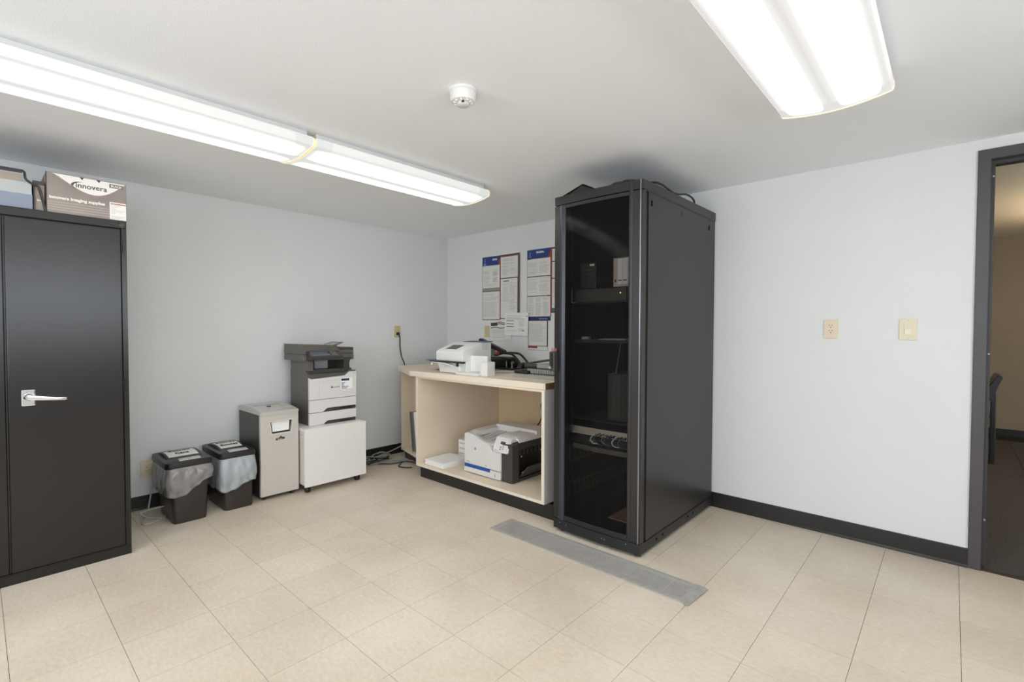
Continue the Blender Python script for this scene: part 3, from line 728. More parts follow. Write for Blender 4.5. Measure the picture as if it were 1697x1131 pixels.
waste_bin('black flap-lid bin with clear bag between grey-bag bin and shredder', .470, -2.350, -2.170, .06, .022, bagw_m, ('Recycle', 'Bottles'),
          lambda x, y: .135+.040*max(0, min(1, (y+2.33)/.12)))
bm = bmesh.new()
tube(bm, [(.05, -2.66, .28), (.03, -2.66, .20), (.05, -2.68, .08), (.16, -2.72, .012), (.30, -2.775, .006), (.36, -2.76, .006), (.33, -2.70, .006), (.26, -2.62, .008), (.25, -2.60, .008)], .005, 7, 6)
tube(bm, [(.27, -2.64, .07), (.22, -2.76, .045), (.26, -2.73, .014), (.33, -2.66, .008), (.37, -2.67, .008)], .004, 7, 6)
tag(obj('floor_cable', bm, wcord_m, None, True), 'pale grey cord curling on the floor behind the grey-bag bin', 'cord')

# ================================================================== SHREDDER
t = thing('paper_shredder', 'silver front paper shredder between the bins and the white cart', 'shredder', (.24, -1.975, 0))
SX0, SX1, SY0, SY1 = .035, .440, -2.112, -1.842
obj('cabinet_body', B(SX0, SX1-.01, SY0+.002, SY1-.002, .030, .618), dgry_m, t)
# front panel with window opening
fp = bmesh.new()
wy0, wy1, wz0, wz1 = -2.045, -1.885, .475, .562
prism(fp, [(SY0, .03), (SY1, .03), (SY1, .47), (wy1-.012, wz0), (wy0+.012, wz0), (SY0, .47)], 'x', SX1-.012, SX1+.014)
prism(fp, [(SY0, .47), (wy0+.012, wz0), (wy0, wz1), (SY0, .57)], 'x', SX1-.012, SX1+.014)
prism(fp, [(SY1, .47), (SY1, .57), (wy1, wz1), (wy1-.012, wz0)], 'x', SX1-.012, SX1+.014)
prism(fp, [(SY0, .57), (wy0, wz1), (wy1, wz1), (SY1, .57), (SY1, .612), (SY0, .612)], 'x', SX1-.012, SX1+.014)
bmesh.ops.remove_doubles(fp, verts=fp.verts, dist=.0001)
obj('front_panel', fp, silver_m, t)
wf = bmesh.new(); tube(wf, [(SX1+.015, wy0-.004, wz1+.003), (SX1+.015, wy0+.008, wz0-.006), (SX1+.015, wy1-.008, wz0-.006), (SX1+.015, wy1+.004, wz1+.003), (SX1+.015, wy0-.004, wz1+.003)], .0028, 6, 0)
obj('window_rim', wf, mat('bright_rim', (226, 222, 212), .4), t)
obj('window_pane', PR([(wy0+.001, wz1), (wy1-.001, wz1), (wy1-.013, wz0), (wy0+.013, wz0)], 'x', SX1-.014, SX1-.010), mat('clear_pane', (176, 172, 164), .2), t)
obj('shredded_paper', PR([(wy0+.012, wz1-.003), (wy1-.016, wz1-.003), (wy1-.020, wz0+.012), (wy0+.022, wz0+.010)], 'x', SX1-.010, SX1-.002), paper_m, t)
lid = bmesh.new()
n = 10; pts = [(SX0-.004, .612)]
for k in range(n+1):
    a = k/n; pts.append((SX0-.004+(SX1+.022-SX0+.004)*a, .640+.024*math.sin(math.pi*(.12+.76*a))-.010*a))
pts.append((SX1+.020, .612))
prism(lid, pts, 'y', SY0-.003, SY1+.003); bmesh.ops.bevel(lid, geom=[e for e in lid.edges if abs(e.verts[0].co.y-e.verts[1].co.y) < .001], offset=.006, segments=2, affect='EDGES')
ld = obj('lid', lid, silvl_m, t, True)
def lidz(x): a = (x-SX0+.004)/(SX1-SX0+.026); return .640+.024*math.sin(math.pi*(.12+.76*a))-.010*a
sl = bmesh.new(); prism(sl, [(.20, lidz(.20)-.004), (.20, lidz(.20)+.006), (.235, lidz(.235)+.002), (.235, lidz(.235)-.004)], 'y', SY0+.035, SY1-.05)
obj('feed_slot', sl, silvl_m, t)
obj('feed_gap', B(.236, .242, SY0+.04, SY1-.055, lidz(.24)-.002, lidz(.24)+.0008), blk_m, t)
obj('mode_switch', B(.30, .325, SY0+.10, SY0+.125, lidz(.31)-.001, lidz(.31)+.006, bev=.002), dgry_m, t)
obj('indicator_panel', B(.33, .38, SY1-.075, SY1-.02, lidz(.36)-.003, lidz(.36)+.001), silver_m, t)
lgm = bmesh.new(); x = SX1+.0142; cy, cz = -1.975, .434
prism(lgm, [(cy-.032, cz-.010), (cy+.032, cz-.006), (cy+.033, cz+.006), (cy+.014, cz+.010), (cy+.004, cz+.020), (cy-.008, cz+.008), (cy-.033, cz+.003)], 'x', x, x+.0008)
obj('brand_badge', lgm, inkd_m, t)
text('badge_lettering', 'Royal', .013, (x+.001, cy-.020, cz-.006), (0, 1, 0), (0, 0, 1), silver_m, t, bold=.0003)
obj('bottom_groove', B(SX1+.0140, SX1+.0146, SY0+.06, SY1-.05, .095, .098), silvl_m, t)
for x in (SX0+.05, SX1-.02):
    for y in (SY0+.03, SY1-.04):
        obj('caster', LA([(.017, -.010), (.019, -.006), (.019, .006), (.017, .010)], (x, y, .019), 'y', 16), blk_m, t, True)
obj('base_skirt', B(SX0, SX1+.005, SY0+.004, SY1-.004, .024, .034), blk_m, t)

# ================================================================== ROLLING CART
t = thing('rolling_cart', 'white rolling cabinet on black casters carrying the multifunction printer', 'cart', (.30, -1.58, 0))
CX0, CX1, CY0, CY1, CT = .10, .535, -1.832, -1.325, .487
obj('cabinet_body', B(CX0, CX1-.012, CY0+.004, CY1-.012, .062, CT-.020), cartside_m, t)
obj('top_panel', B(CX0-.006, CX1-.010, CY0, CY1-.004, CT-.020, CT, bev=.003), cart_m, t)
obj('front_panel', B(CX1-.012, CX1+.006, CY0, CY1, .050, CT-.002, bev=.002), cart_m, t)
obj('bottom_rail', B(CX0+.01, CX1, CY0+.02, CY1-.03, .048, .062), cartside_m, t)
for z in (.12, .44): obj('screw_cap', LA([(.005, 0), (.005, .002)], (CX1-.05, CY0+.003-.002, z), 'y', 10), steel_m, t)
for x in (CX0+.06, CX1-.035):
    for y in (CY0+.035, CY1-.06):
        w_ = obj('caster', LA([(.022, -.016), (.025, -.010), (.025, -.003), (.016, -.002), (.016, .002), (.025, .003), (.025, .010), (.022, .016)], (x, y, .025), 'y', 18), blk_m, t, True)
        obj('caster_fork', B(x-.012, x+.012, y-.019, y+.019, .034, .048), blk_m, w_)

# ================================================================== MULTIFUNCTION PRINTER
t = thing('multifunction_printer', 'grey and white multifunction printer standing on the white rolling cart', 'printer', (.28, -1.56, CT))
PX0, PX1, PY0, PY1 = .115, .450, -1.752, -1.360
Z0 = CT
# lower paper tray unit
obj('tray_body', B(PX0, PX1-.02, PY0+.004, PY1-.002, Z0+.004, Z0+.112, bev=.002), gry_m, t)
def drawer(z0, z1):
    bm = bmesh.new()
    ya = PY0+.110; n = 8
    pts = [(PY0, z0), (ya-.01, z0)] + [(ya-.01+.05*k/n, z0+.026*(.5-.5*math.cos(math.pi*k/n))) for k in range(1, n+1)] + [(PY1, z0+.026), (PY1, z1), (PY0, z1)]
    prism(bm, pts, 'x', PX1-.022, PX1)
    d = obj('paper_drawer', bm, offw_m, t)
    obj('drawer_grip', B(PX1-.02, PX1-.006, ya+.005, PY1-.001, z0, z0+.026), dgry_m, d)
    obj('grip_notch', B(PX1-.008, PX1-.003, ya+.14, PY1-.04, z0+.006, z0+.022), blk_m, d)
    return d
drawer(Z0+.002, Z0+.098); drawer(Z0+.102, Z0+.198)
for y in (PY0+.02, PY1-.03):
    obj('foot', B(PX1-.05, PX1-.02, y-.01, y+.01, Z0, Z0+.005), blk_m, t)
# main body: side profile in (x,z) with sloped front shoulder
mb = bmesh.new()
prism(mb, [(PX0, Z0+.112), (PX1-.020, Z0+.112), (PX1-.020, Z0+.376), (PX1-.075, Z0+.430), (PX0, Z0+.430)], 'y', PY0+.003, PY1-.003)
obj('main_body', mb, gry_m, t)
fd = bmesh.new()
fz = Z0+.202
prism(fd, [(PY0, fz), (PY1, fz), (PY1, Z0+.405), (PY1-.060, Z0+.405), (PY1-.100, Z0+.375), (PY0+.012, Z0+.362), (PY0, Z0+.372)], 'x', PX1-.022, PX1+.003)
fdo = obj('front_door', fd, offw_m, t)
fe = bmesh.new(); tube(fe, [(PX1-.006, PY0+.004, Z0+.374), (PX1-.004, PY0+.016, Z0+.366), (PX1-.004, PY1-.103, Z0+.379), (PX1-.006, PY1-.062, Z0+.410), (PX1-.006, PY1-.002, Z0+.411)], .005, 6, 0)
obj('door_edge', fe, gry_m, fdo)
dl = bmesh.new(); tube(dl, [(PX1+.003, PY0+.075, fz+.006), (PX1+.003, PY0+.075, fz+.135), (PX1+.003, PY1-.04, fz+.150), (PX1+.003, PY1-.04, fz+.012)], .0009, 4, 0)
obj('door_seam', dl, mat('seam_grey', (170, 168, 166), .6), fdo)
text('brand_lettering', 'LEXMARK', .0135, (PX1+.0034, PY0+.195, fz+.080), (0, 1, 0), (0, 0, 1), mat('brand_ink', (104, 104, 108), .5), fdo, sx=.85)
obj('brand_mark', PR([(PY0+.172, fz+.086), (PY0+.181, fz+.076), (PY0+.190, fz+.086), (PY0+.181, fz+.096)], 'x', PX1+.003, PX1+.0042), mat('mark_dark', (60, 80, 78), .5), fdo)
obj('model_label', B(PX1+.003, PX1+.004, PY1-.135, PY1-.035, fz+.062, fz+.152), paper_m, fdo)
obj('label_header', B(PX1+.004, PX1+.0045, PY1-.132, PY1-.062, fz+.130, fz+.148), navy_m, fdo)
tb = bmesh.new()
for k in range(5): bx(tb, PX1+.004, PX1+.0043, PY1-.130, PY1-.130+(.03, .02, .02, .06, .05)[k], fz+.112-.011*k, fz+.117-.011*k)
obj('label_print', tb, inkd_m, fdo)
text('button_icon', 'o', .02, (PX1+.0034, PY1-.028, fz+.185), (0, 1, 0), (0, 0, 1), inkd_m, fdo)
# output bay: recess with dark back, right and left columns
by0, by1 = PY0+.045, PY1-.085
zb, zt_ = Z0+.380, Z0+.500
nk = bmesh.new()
bx(nk, PX0+.001, PX1-.14, PY0+.006, PY1-.035, zb+.04, zt_)
bx(nk, PX1-.14, PX1-.03, PY0+.0065, by0, zb+.045, zt_-.001)
obj('neck_left', nk, gry_m, t)
obj('output_recess', B(PX1-.142, PX1-.138, by0, by1, zb+.05, zt_), blk_m, t)
obj('bay_lip', B(PX1-.135, PX1-.035, PY0+.010, by1, zb+.02, zb+.052, bev=.004), dgry_m, t)
nr = bmesh.new(); prism(nr, [(by1, zb+.03), (PY1-.035, zb+.03), (PY1-.035, zt_-.02), (PY1-.015, zt_+.02), (by1, zt_+.02)], 'x', PX1-.16, PX1-.04)
obj('neck_right', nr, dgry_m, t)
obj('output_flap', B(PX1-.10, PX1-.094, by0+.040, by0+.150, zb+.055, zt_-.002), mat('flap_grey', (150, 150, 152), .35), t)
# scanner deck
SC0, SC1, sz = PX0-.05, PX1-.05, Z0+.500
obj('scanner_bed', B(SC0, SC1+.005, PY0-.028, PY1+.008, sz, sz+.050, bev=.005), gry_m, t)
obj('scanner_seam', B(SC0+.002, SC1, PY0-.024, PY1+.004, sz+.050, sz+.054), blk_m, t)
adf = bmesh.new()
prism(adf, [(PY0-.028, sz+.054), (PY1+.006, sz+.054), (PY1+.006, sz+.080), (PY1-.115, sz+.082), (PY1-.150, sz+.118), (PY0-.026, sz+.130)], 'x', SC0, SC1)
obj('document_feeder', adf, gry_m, t)
obj('feeder_edge', B(SC0+.002, SC1-.002, PY1-.11, PY1+.008, sz+.078, sz+.100, bev=.003), dgry_m, t)
ti = bmesh.new(); prism(ti, [(PY1-.160, sz+.100), (PY1-.150, sz+.096), (PY1-.030, sz+.136), (PY1-.032, sz+.141)], 'x', SC0+.04, SC1-.10)
obj('input_tray', ti, dgry_m, t)
pi = bmesh.new(); prism(pi, [(PY1-.150, sz+.106), (PY1-.150, sz+.104), (PY1-.050, sz+.134), (PY1-.050, sz+.137)], 'x', SC0+.08, SC1-.12)
obj('feed_ramp', pi, mat('ramp_grey', (168, 164, 156), .4), t)
for x_ in (SC0+.13,): obj('page_guide', B(x_, x_+.06, PY1-.09, PY1-.06, sz+.10, sz+.112), dgry_m, t)
# tilted control panel
cpn = bmesh.new()
px0 = SC1-.015
prism(cpn, [(px0, sz+.070), (px0+.012, sz+.078), (px0+.098, sz+.034), (px0+.092, sz+.014), (px0+.012, sz+.012)], 'y', PY0-.002, PY0+.262)
cpo = obj('control_panel', cpn, dgry_m, t)
def on_panel(y0, y1, a0, a1, lift=.0006):
    p = lambda a: (px0+.012+.086*a, sz+.078-.044*a+lift)
    bm = bmesh.new(); A, B_ = p(a0), p(a1)
    prism(bm, [A, B_, (B_[0]-.0005, B_[1]-.001), (A[0]-.0005, A[1]-.001)], 'y', y0, y1); return bm
obj('touch_screen', on_panel(PY0+.018, PY0+.165, .12, .80), screen_m, cpo)
for i in range(3):
    for j in range(4):
        obj('key', on_panel(PY0+.182+.017*i, PY0+.195+.017*i, .12+.20*j, .24+.20*j, .0016), mat('key_grey', (134, 130, 118), .4), cpo)

# ================================================================== CORNER COUNTER
WT, WB = .887, .846
t = thing('worktop', 'cream laminate corner worktop with a chamfered left corner', 'countertop', (1.1, -.5, WT))
pl = [(.165, -.02), (.165, -.750), (.722, -1.018), (2.140, -.984), (2.140, -.02)]
obj('top', PR(pl, 'z', WB, WT), lam_m, t)
obj('front_edge', PR([(.722, -1.018), (2.130, -.984), (2.130, -.987), (.7218, -1.021)], 'z', WB, WT+.0002), lamd_m, t)
obj('front_edge', PR([(.165, -.750), (.722, -1.018), (.7218, -1.0215), (.1645, -.7535)], 'z', WB, WT+.0002), lamd_m, t)
obj('raw_end', B(2.140, 2.1412, -.984, -.02, WB, WT), chip_m, t)
t = thing('base_cabinet', 'open cream laminate base cabinet under the worktop beside the rack', 'cabinet', (1.4, -.5, 0))
FY = -1.005; LX0, LX1 = .790, .812; RX0, RX1 = 2.125, 2.150; BZ = .098; SH = .118
obj('left_panel', PR([(LX0, FY), (LX1, FY), (LX1, -.02), (LX0, -.02)], 'z', BZ, WB-.001), lam_m, t)
obj('panel_edge', B(LX0, LX1, FY-.002, FY, BZ, WB-.004), lamd_m, t)
obj('right_panel', B(RX0, RX1, FY+.002, -.02, BZ, WB-.001), cart_m, t)
obj('panel_edge', B(RX0, RX1, FY, FY+.002, BZ, WB-.002), lamd_m, t)
obj('bottom_shelf', B(LX1, RX0, FY+.004, -.02, BZ, SH), lam_m, t)
obj('shelf_edge', B(LX1, RX0, FY, FY+.004, BZ, SH), lamd_m, t)
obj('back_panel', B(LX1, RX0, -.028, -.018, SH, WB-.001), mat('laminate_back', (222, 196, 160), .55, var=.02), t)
obj('top_rail', B(LX1, RX0, FY+.006, FY+.028, WB-.016, WB-.001), lam_m, t)
pinm = mat('shelf_pin_hole', (90, 70, 52), .8)
for (y, z) in ((-.84, .50), (-.84, .42), (-.84, .34), (-.84, .26), (-.22, .50), (-.22, .58), (-.50, .44)):
    obj('pin_hole', LA([(.003, 0), (.003, .0006)], (LX1, y, z), 'x', 8), pinm, t)
obj('toe_kick', B(.805, 2.20, -.972, -.955, 0, BZ), base_m, t)
obj('toe_return', B(.805, .820, -.955, -.2, 0, BZ), base_m, t)
t = thing('corner_shelf_unit', 'narrow cream corner shelf section left of the open cabinet', 'cabinet', (.4, -.4, 0))
obj('left_panel', PR([(.205, -.745), (.225, -.756), (.225, -.10), (.205, -.10)], 'z', BZ-.01, WB-.001), lam_m, t)
obj('back_panel', PR([(.225, -.60), (.789, -.60), (.789, -.585), (.225, -.585)], 'z', BZ, WB-.001), lam_m, t)
obj('bottom_shelf', PR([(.225, -.752), (.789, -.905), (.789, -.60), (.225, -.60)], 'z', BZ-.008, SH-.004), lam_m, t)
obj('toe_kick', PR([(.205, -.700), (.789, -.845), (.789, -.830), (.205, -.685)], 'z', 0, BZ-.009), base_m, t)
# binders leaning in it
def lean(name, label, x, y, wx, wy, h_, ang, m, edge, cat='binder'):
    t = thing(name, label, cat, (x, y, SH-.004)); t.rotation_euler = (0, ang, .0)
    loc_obj('cover', B(0, wx, 0, wy, 0, h_, bev=.002), m, t); loc_obj('page_block', B(.004, wx-.004, -.001, 0, .006, h_-.006), edge, t)
lean('file_binder', 'grey binder leaning at the front of the corner shelf section', 0.44, -.79, .045, .16, .365, -.12, mat('binder_grey', (146, 136, 132), .5), gry_m)
lean('file_binder', 'white binder leaning behind the grey one in the corner shelf section', .53, -.81, .05, .18, .375, -.12, mat('binder_white', (214, 210, 208), .5), paper_m)
tag(obj('document_box', B(.60, .70, -.80, -.62, SH-.003, .56, bev=.002), mat('docbox', (196, 190, 184), .5)), 'taller pale document box at the back of the corner shelf section', 'box')

# ================================================================== THINGS IN THE OPEN CABINET
t = thing('office_laser_printer', 'off-white office laser printer with blue stripe inside the open cabinet', 'printer', (1.5, -.65, SH))
QX0, QX1, QY0, QY1 = 1.262, 1.762, -.895, -.43
z = SH
WX = 1.655
side = bmesh.new()
obj('chassis', B(QX0+.01, WX, QY0+.03, QY1, z+.012, z+.236, bev=.003), offw_m, t)
fr = bmesh.new()   # white front panel with the low slope to the middle
prism(fr, [(QX0, z+.070), (WX, z+.070), (WX, z+.212), (QX0+.30, z+.212), (QX0+.265, z+.262), (QX0+.20, z+.270), (QX0+.10, z+.305), (QX0+.03, z+.315), (QX0, z+.302)], 'y', QY0, QY0+.035)
bmesh.ops.bevel(fr, geom=[e for e in fr.edges if abs(e.verts[0].co.y-e.verts[1].co.y) < .001 and e.verts[0].co.y < QY0+.001], offset=.005, segments=2, affect='EDGES')
obj('front_door', fr, offw_m, t, True)
tr = bmesh.new(); prism(tr, [(QX0, z+.008), (WX-.005, z+.008), (WX, z+.016), (WX, z+.066), (QX0, z+.066)], 'y', QY0, QY0+.03)
td = obj('paper_drawer', tr, offw_m, t)
obj('blue_grip', B(QX0+.004, QX0+.285, QY0-.002, QY0+.004, z+.046, z+.072, bev=.002), blue_m, td)
obj('fill_gauge', B(WX-.060, WX-.056, QY0-.001, QY0+.002, z+.022, z+.046), dgry_m, td)
# top cover with output slope
tp = bmesh.new()
for (x0, x1, za, zb_) in ((QX0, QX0+.06, .315, .322), ):
    pass
prism(tp, [(QY0+.030, z+.300), (QY0+.10, z+.318), (QY1, z+.330), (QY1, z+.286), (QY0+.030, z+.286)], 'x', QX0, QX0+.09)
tpo = obj('top_cover', tp, offw_m, t)
sl_ = bmesh.new(); prism(sl_, [(QY0+.030, z+.255), (QY0+.045, z+.262), (QY1-.16, z+.296), (QY1-.16, z+.286), (QY0+.030, z+.245)], 'x', QX0+.09, QX0+.33)
obj('output_ramp', sl_, mat('ramp_white', (206, 206, 202), .4), t)
for k in range(4): obj('ramp_rib', PR([(QY0+.06, z+.266), (QY0+.06, z+.272), (QY1-.17, z+.300), (QY1-.17, z+.294)], 'x', QX0+.13+.05*k, QX0+.136+.05*k), mat('ramp_rib', (190, 190, 186), .4), t)
obj('rear_cover', B(QX0+.06, QX1-.01, QY1-.165, QY1, z+.28, z+.344, bev=.006), offw_m, t)
# right side white shoulder rolled over + control pod
rc = bmesh.new(); prism(rc, [(WX-.07, z+.300), (WX-.07, z+.325), (QX1-.035, z+.325), (QX1-.01, z+.312), (QX1, z+.286), (QX1-.004, z+.284), (QX1-.02, z+.302)], 'y', QY0+.09, QY1-.002)
obj('side_cover', rc, offw_m, t, True)
pod = bmesh.new(); prism(pod, [(QY0-.004, z+.212), (QY0-.010, z+.226), (QY0+.030, z+.312), (QY0+.055, z+.328), (QY0+.14, z+.330), (QY0+.14, z+.212)], 'x', WX-.080, WX+.072)
bmesh.ops.bevel(pod, geom=list(pod.edges), offset=.009, segments=3, affect='EDGES')
po = obj('control_pod', pod, offw_m, t, True)
def podq(x0, x1, a0, a1, m, nm):
    f = lambda a: (QY0-.010+.040*a, z+.226+.086*a)
    A, B_ = f(a0), f(a1); bm = bmesh.new()
    prism(bm, [(A[0]-.0016, A[1]), (B_[0]-.0016, B_[1]), (B_[0]+.004, B_[1]), (A[0]+.004, A[1])], 'x', x0, x1); obj(nm, bm, m, po)
podq(WX-.012, WX+.034, .60, .80, lcd_m, 'display')
for k in range(3): podq(WX+.018, WX+.026, .18+.14*k, .26+.14*k, gry_m, 'button')
podq(WX-.006, WX+.004, .30, .40, gry_m, 'button'); podq(WX-.006, WX+.004, .14, .22, gry_m, 'button')
sb = bmesh.new(); bx(sb, WX+.001, QX1, QY0+.012, QY1, z+.004, z+.024); bx(sb, WX+.001, QX1-.03, QY0+.05, QY1, z+.024, z+.29)
bx(sb, WX+.001, QX1-.0005, QY0+.012, QY0+.085, z+.0235, z+.284); bx(sb, QX1-.032, QX1, QY1-.05, QY1, z+.024, z+.285); bx(sb, QX1-.03, QX1, QY0+.085, QY1-.05, z+.235, z+.288)
obj('side_frame', sb, dgry_m, t)
obj('side_recess', B(QX1-.030, QX1-.028, QY0+.085, QY1-.05, z+.03, z+.235), blk_m, t)
dn = bmesh.new(); prism(dn, [(QX1-.01, z+.035), (QX1-.004, z+.030), (QX1+.075, z+.120), (QX1+.068, z+.126)], 'y', QY0+.10, QY1-.03)
obj('open_side_tray', dn, dgry_m, t)
me_ = bmesh.new()
for k in range(3): tube(me_, [(QX1-.004+.012*k, QY0+.12+.06*k, z+.060+.012*k), (QX1+.020, QY0+.16+.05*k, z+.085), (QX1+.03, QY0+.2+.05*k, z+.10)], .004, 6, 3)
obj('tray_linkage', me_, steel_m, t)
for (y, zz) in ((QY0+.14, .175), (QY1-.09, .185)): obj('latch_pin', LA([(.005, 0), (.005, .006)], (QX1-.028, y, z+zz), 'x', 10), offw_m, t)
for k in range(6): obj('recess_rib', B(QX1-.028, QX1-.018, QY0+.11+.045*k, QY0+.125+.045*k, z+.19, z+.225), dgry_m, t)
obj('round_logo', LA([(.0095, 0), (.0095, .0008)], (QX0+.125, QY0-.0009, z+.200), 'y', 20), mat('logo_grey', (96, 96, 96), .5), t)
text('logo_lettering', 'hp', .013, (QX0+.1185, QY0-.0012, z+.197), (1, 0, 0), (0, 0, 1), offw_m, t)
text('model_lettering', 'color laser', .010, (QX0+.02, QY0-.001, z+.088), (1, 0, 0), (0, 0, 1), mat('model_ink', (168, 140, 126), .5), t)
text('model_number', '3525', .010, (QX0+.235, QY0-.001, z+.088), (1, 0, 0), (0, 0, 1), mat('brand_ink', (104, 104, 108)), t)
# paper stack
bm = bmesh.new(); rnd = random.Random(3)
for k in range(7):
    o_ = rnd.uniform(-.003, .003); bx(bm, .856+o_, 1.095+o_, -.962+o_, -.69+o_, SH+.0055*k, SH+.0055*k+.0053)
t_ = tag(obj('paper_stack', bm, paper_m), 'low stack of loose white paper at the front left of the open cabinet', 'paper stack')
t = thing('paper_ream_box', 'white striped box of paper behind the loose stack in the open cabinet', 'box', (.98, -.4, SH))
obj('carton', B(.885, 1.15, -.62, -.38, SH, SH+.150, bev=.001), paper_m, t)
sb = bmesh.new()
for k in range(3): bx(sb, .895, 1.15, -.6206, -.62, SH+.025+.045*k, SH+.040+.045*k)
obj('grey_stripe', sb, mat('ream_stripe', (206, 204, 200), .5), t)
t = thing('power_cable_pair', 'two black cables hanging inside the open cabinet by its right panel', 'cable', (2.08, -.05, .6))
obj('cable', T([(2.095, -.040, .60), (2.05, -.06, .62), (2.015, -.07, .57), (2.02, -.07, .50), (2.02, -.08, .43), (2.0, -.10, .38)], .006, 8), cord_m, t, True)
obj('cable', T([(2.115, -.045, .56), (2.09, -.06, .52), (2.05, -.07, .48), (2.055, -.08, .42), (2.04, -.1, .38)], .006, 8), cord_m, t, True)
obj('wall_entry', LA([(.012, 0), (.012, -.008)], (2.105, -.028, .60), 'y', 12), blk_m, t)
obj('entry_screw', LA([(.003, 0), (.003, -.003)], (2.09, -.028, .655), 'y', 8), steel_m, t)
t.location.x -= .64

# ================================================================== ON THE WORKTOP
z = WT
t = thing('check_scanner', 'white cheque scanner on the left part of the worktop', 'scanner', (1.2, -.8, z))
t.rotation_euler = (0, 0, 0)
ux0, ux1, uy0, uy1 = .975, 1.245, -.935, -.62
bs = bmesh.new(); loft(bs, [rrect(ux0+.015, ux1, uy0+.012, uy1, z+.004, .012), rrect(ux0, ux1, uy0, uy1, z+.085, .014)])
obj('lower_body', bs, white_m, t, True)
hd = bmesh.new()
prism(hd, [(uy0-.004, z+.098), (uy0-.006, z+.168), (uy0+.004, z+.180), (uy0+.20, z+.246), (uy1, z+.246), (uy1, z+.098)], 'x', ux0-.006, ux1+.045)
bmesh.ops.bevel(hd, geom=list(hd.edges), offset=.006, segments=2, affect='EDGES')
obj('upper_body', hd, white_m, t, True)
obj('throat', B(ux0+.004, ux1+.03, uy0+.006, uy1-.01, z+.083, z+.100), blk_m, t)
obj('side_column', B(ux1-.01, ux1+.045, uy0+.035, uy1, z+.004, z+.10, bev=.004), white_m, t)
obj('latch_tab', B(ux0+.095, ux0+.135, uy0-.004, uy0+.006, z+.050, z+.060, bev=.001), offw_m, t)
def slope(y): return z+.180+(.246-.180)*(y-uy0-.004)/.196
dp = bmesh.new(); ya, yb = uy0+.035, uy0+.125
prism(dp, [(ya, slope(ya)-.002), (ya, slope(ya)+.001), (yb, slope(yb)+.001), (yb, slope(yb)-.002)], 'x', ux0+.065, ux0+.195); obj('display', dp, lcd_m, t)
obj('back_tray', PR([(uy0+.205, z+.2465), (uy0+.205, z+.250), (uy1+.01, z+.254), (uy1+.01, z+.2485)], 'x', ux0+.09, ux1+.05), navy_m, t)
obj('side_notch', B(ux1+.0455, ux1+.0468, uy0+.20, uy0+.27, z+.185, z+.236), offw_m, t)
ej = bmesh.new(); bx(ej, ux0-.05, ux1+.05, uy0-.035, uy0+.02, z+.088, z+.094); bx(ej, ux1+.005, ux1+.02, uy0-.036, uy0-.02, z+.062, z+.088); obj('exit_tray', ej, blk_m, t)
gd = bmesh.new(); prism(gd, [(ux0-.03, z+.080), (ux0-.03, z+.086), (ux0+.14, z+.084), (ux1-.02, z+.066), (ux1-.02, z+.060), (ux0+.14, z+.077)], 'y', uy0-.032, uy0-.004); obj('paper_guide', gd, white_m, t)
obj('guide_knob', LA([(.008, 0), (.009, .006), (.006, .012)], (ux0-.028, uy0-.03, z+.064), 'z', 12), white_m, t, True)
# output pocket at right front
pk = bmesh.new()
bx(pk, ux1-.02, ux1+.23, uy0-.018, uy0+.09, z, z+.018, bev=.003)
bx(pk, ux1+.030, ux1+.225, uy0+.085, uy0+.105, z+.018, z+.145, bev=.006)
bx(pk, ux1+.215, ux1+.290, uy0+.02, uy0+.105, z, z+.105, bev=.004)
obj('output_pocket', pk, white_m, t)
for (x, y) in ((ux0+.03, uy0+.03), (ux1-.02, uy0+.02)): obj('foot', LA([(.008, 0), (.008, .005)], (x, y, z), n=10), offw_m, t)
# papers behind/left of scanner
t = thing('letter_tray', 'thin blue-grey papers sticking out left of the cheque scanner', 'paper tray', (.85, -.75, z))
obj('tray', B(.80, 1.0, -.80, -.60, z+.001, z+.006), dgry_m, t)
obj('paper_sheaf', PR([(.70, z+.086), (.72, z+.080), (.965, z+.072), (.965, z+.086), (.76, z+.094)], 'y', -.85, -.64), mat('sheaf_blue', (112, 116, 130), .5), t)
obj('tray_post', B(.93, .96, -.72, -.68, z+.006, z+.076), dgry_m, t)

# heavy-duty black punch with red lock
t = thing('paper_punch', 'black heavy-duty punch with red knob behind the cheque scanner', 'punch', (1.25, -.30, z))
obj('base_plate', B(1.02, 1.50, -.40, -.18, z, z+.018, bev=.004), blk_m, t)
obj('punch_head', B(1.06, 1.40, -.36, -.22, z+.018, z+.105, bev=.014), blk_m, t)
obj('head_ridge', B(1.08, 1.38, -.37, -.35, z+.075, z+.090, bev=.003), dgry_m, t)
obj('lever_arm', T([(1.12, -.33, z+.10), (1.25, -.33, z+.135), (1.40, -.33, z+.138), (1.46, -.33, z+.12), (1.53, -.33, z+.06), (1.545, -.33, z+.035)], .010, 8), blk_m, t, True)
obj('lever_arm', T([(1.12, -.23, z+.10), (1.25, -.23, z+.135), (1.40, -.23, z+.138), (1.46, -.23, z+.12), (1.53, -.23, z+.06), (1.545, -.23, z+.035)], .010, 8), blk_m, t, True)
obj('lever_grip', T([(1.545, -.35, z+.032), (1.545, -.21, z+.032)], .014, 10, 0), blk_m, t, True)
obj('red_knob', LA([(.012, -.012), (.019, -.006), (.019, .008), (.010, .014)], (1.30, -.37, z+.140), 'y', 14), red_m, t, True)
obj('punch_wheel', LA([(.040, -.02), (.044, 0), (.040, .02)], (1.44, -.30, z+.062), 'y', 20), blk_m, t, True)
obj('wheel_hub', LA([(.012, -.024), (.012, -.02)], (1.44, -.30, z+.062), 'y', 12), gcord_m, t)
for x in (1.41, 1.47): obj('chrome_post', T([(x, -.37, z+.018), (x, -.37, z+.075)], .006, 8, 0), chrome_m, t)
t.location.x -= .18
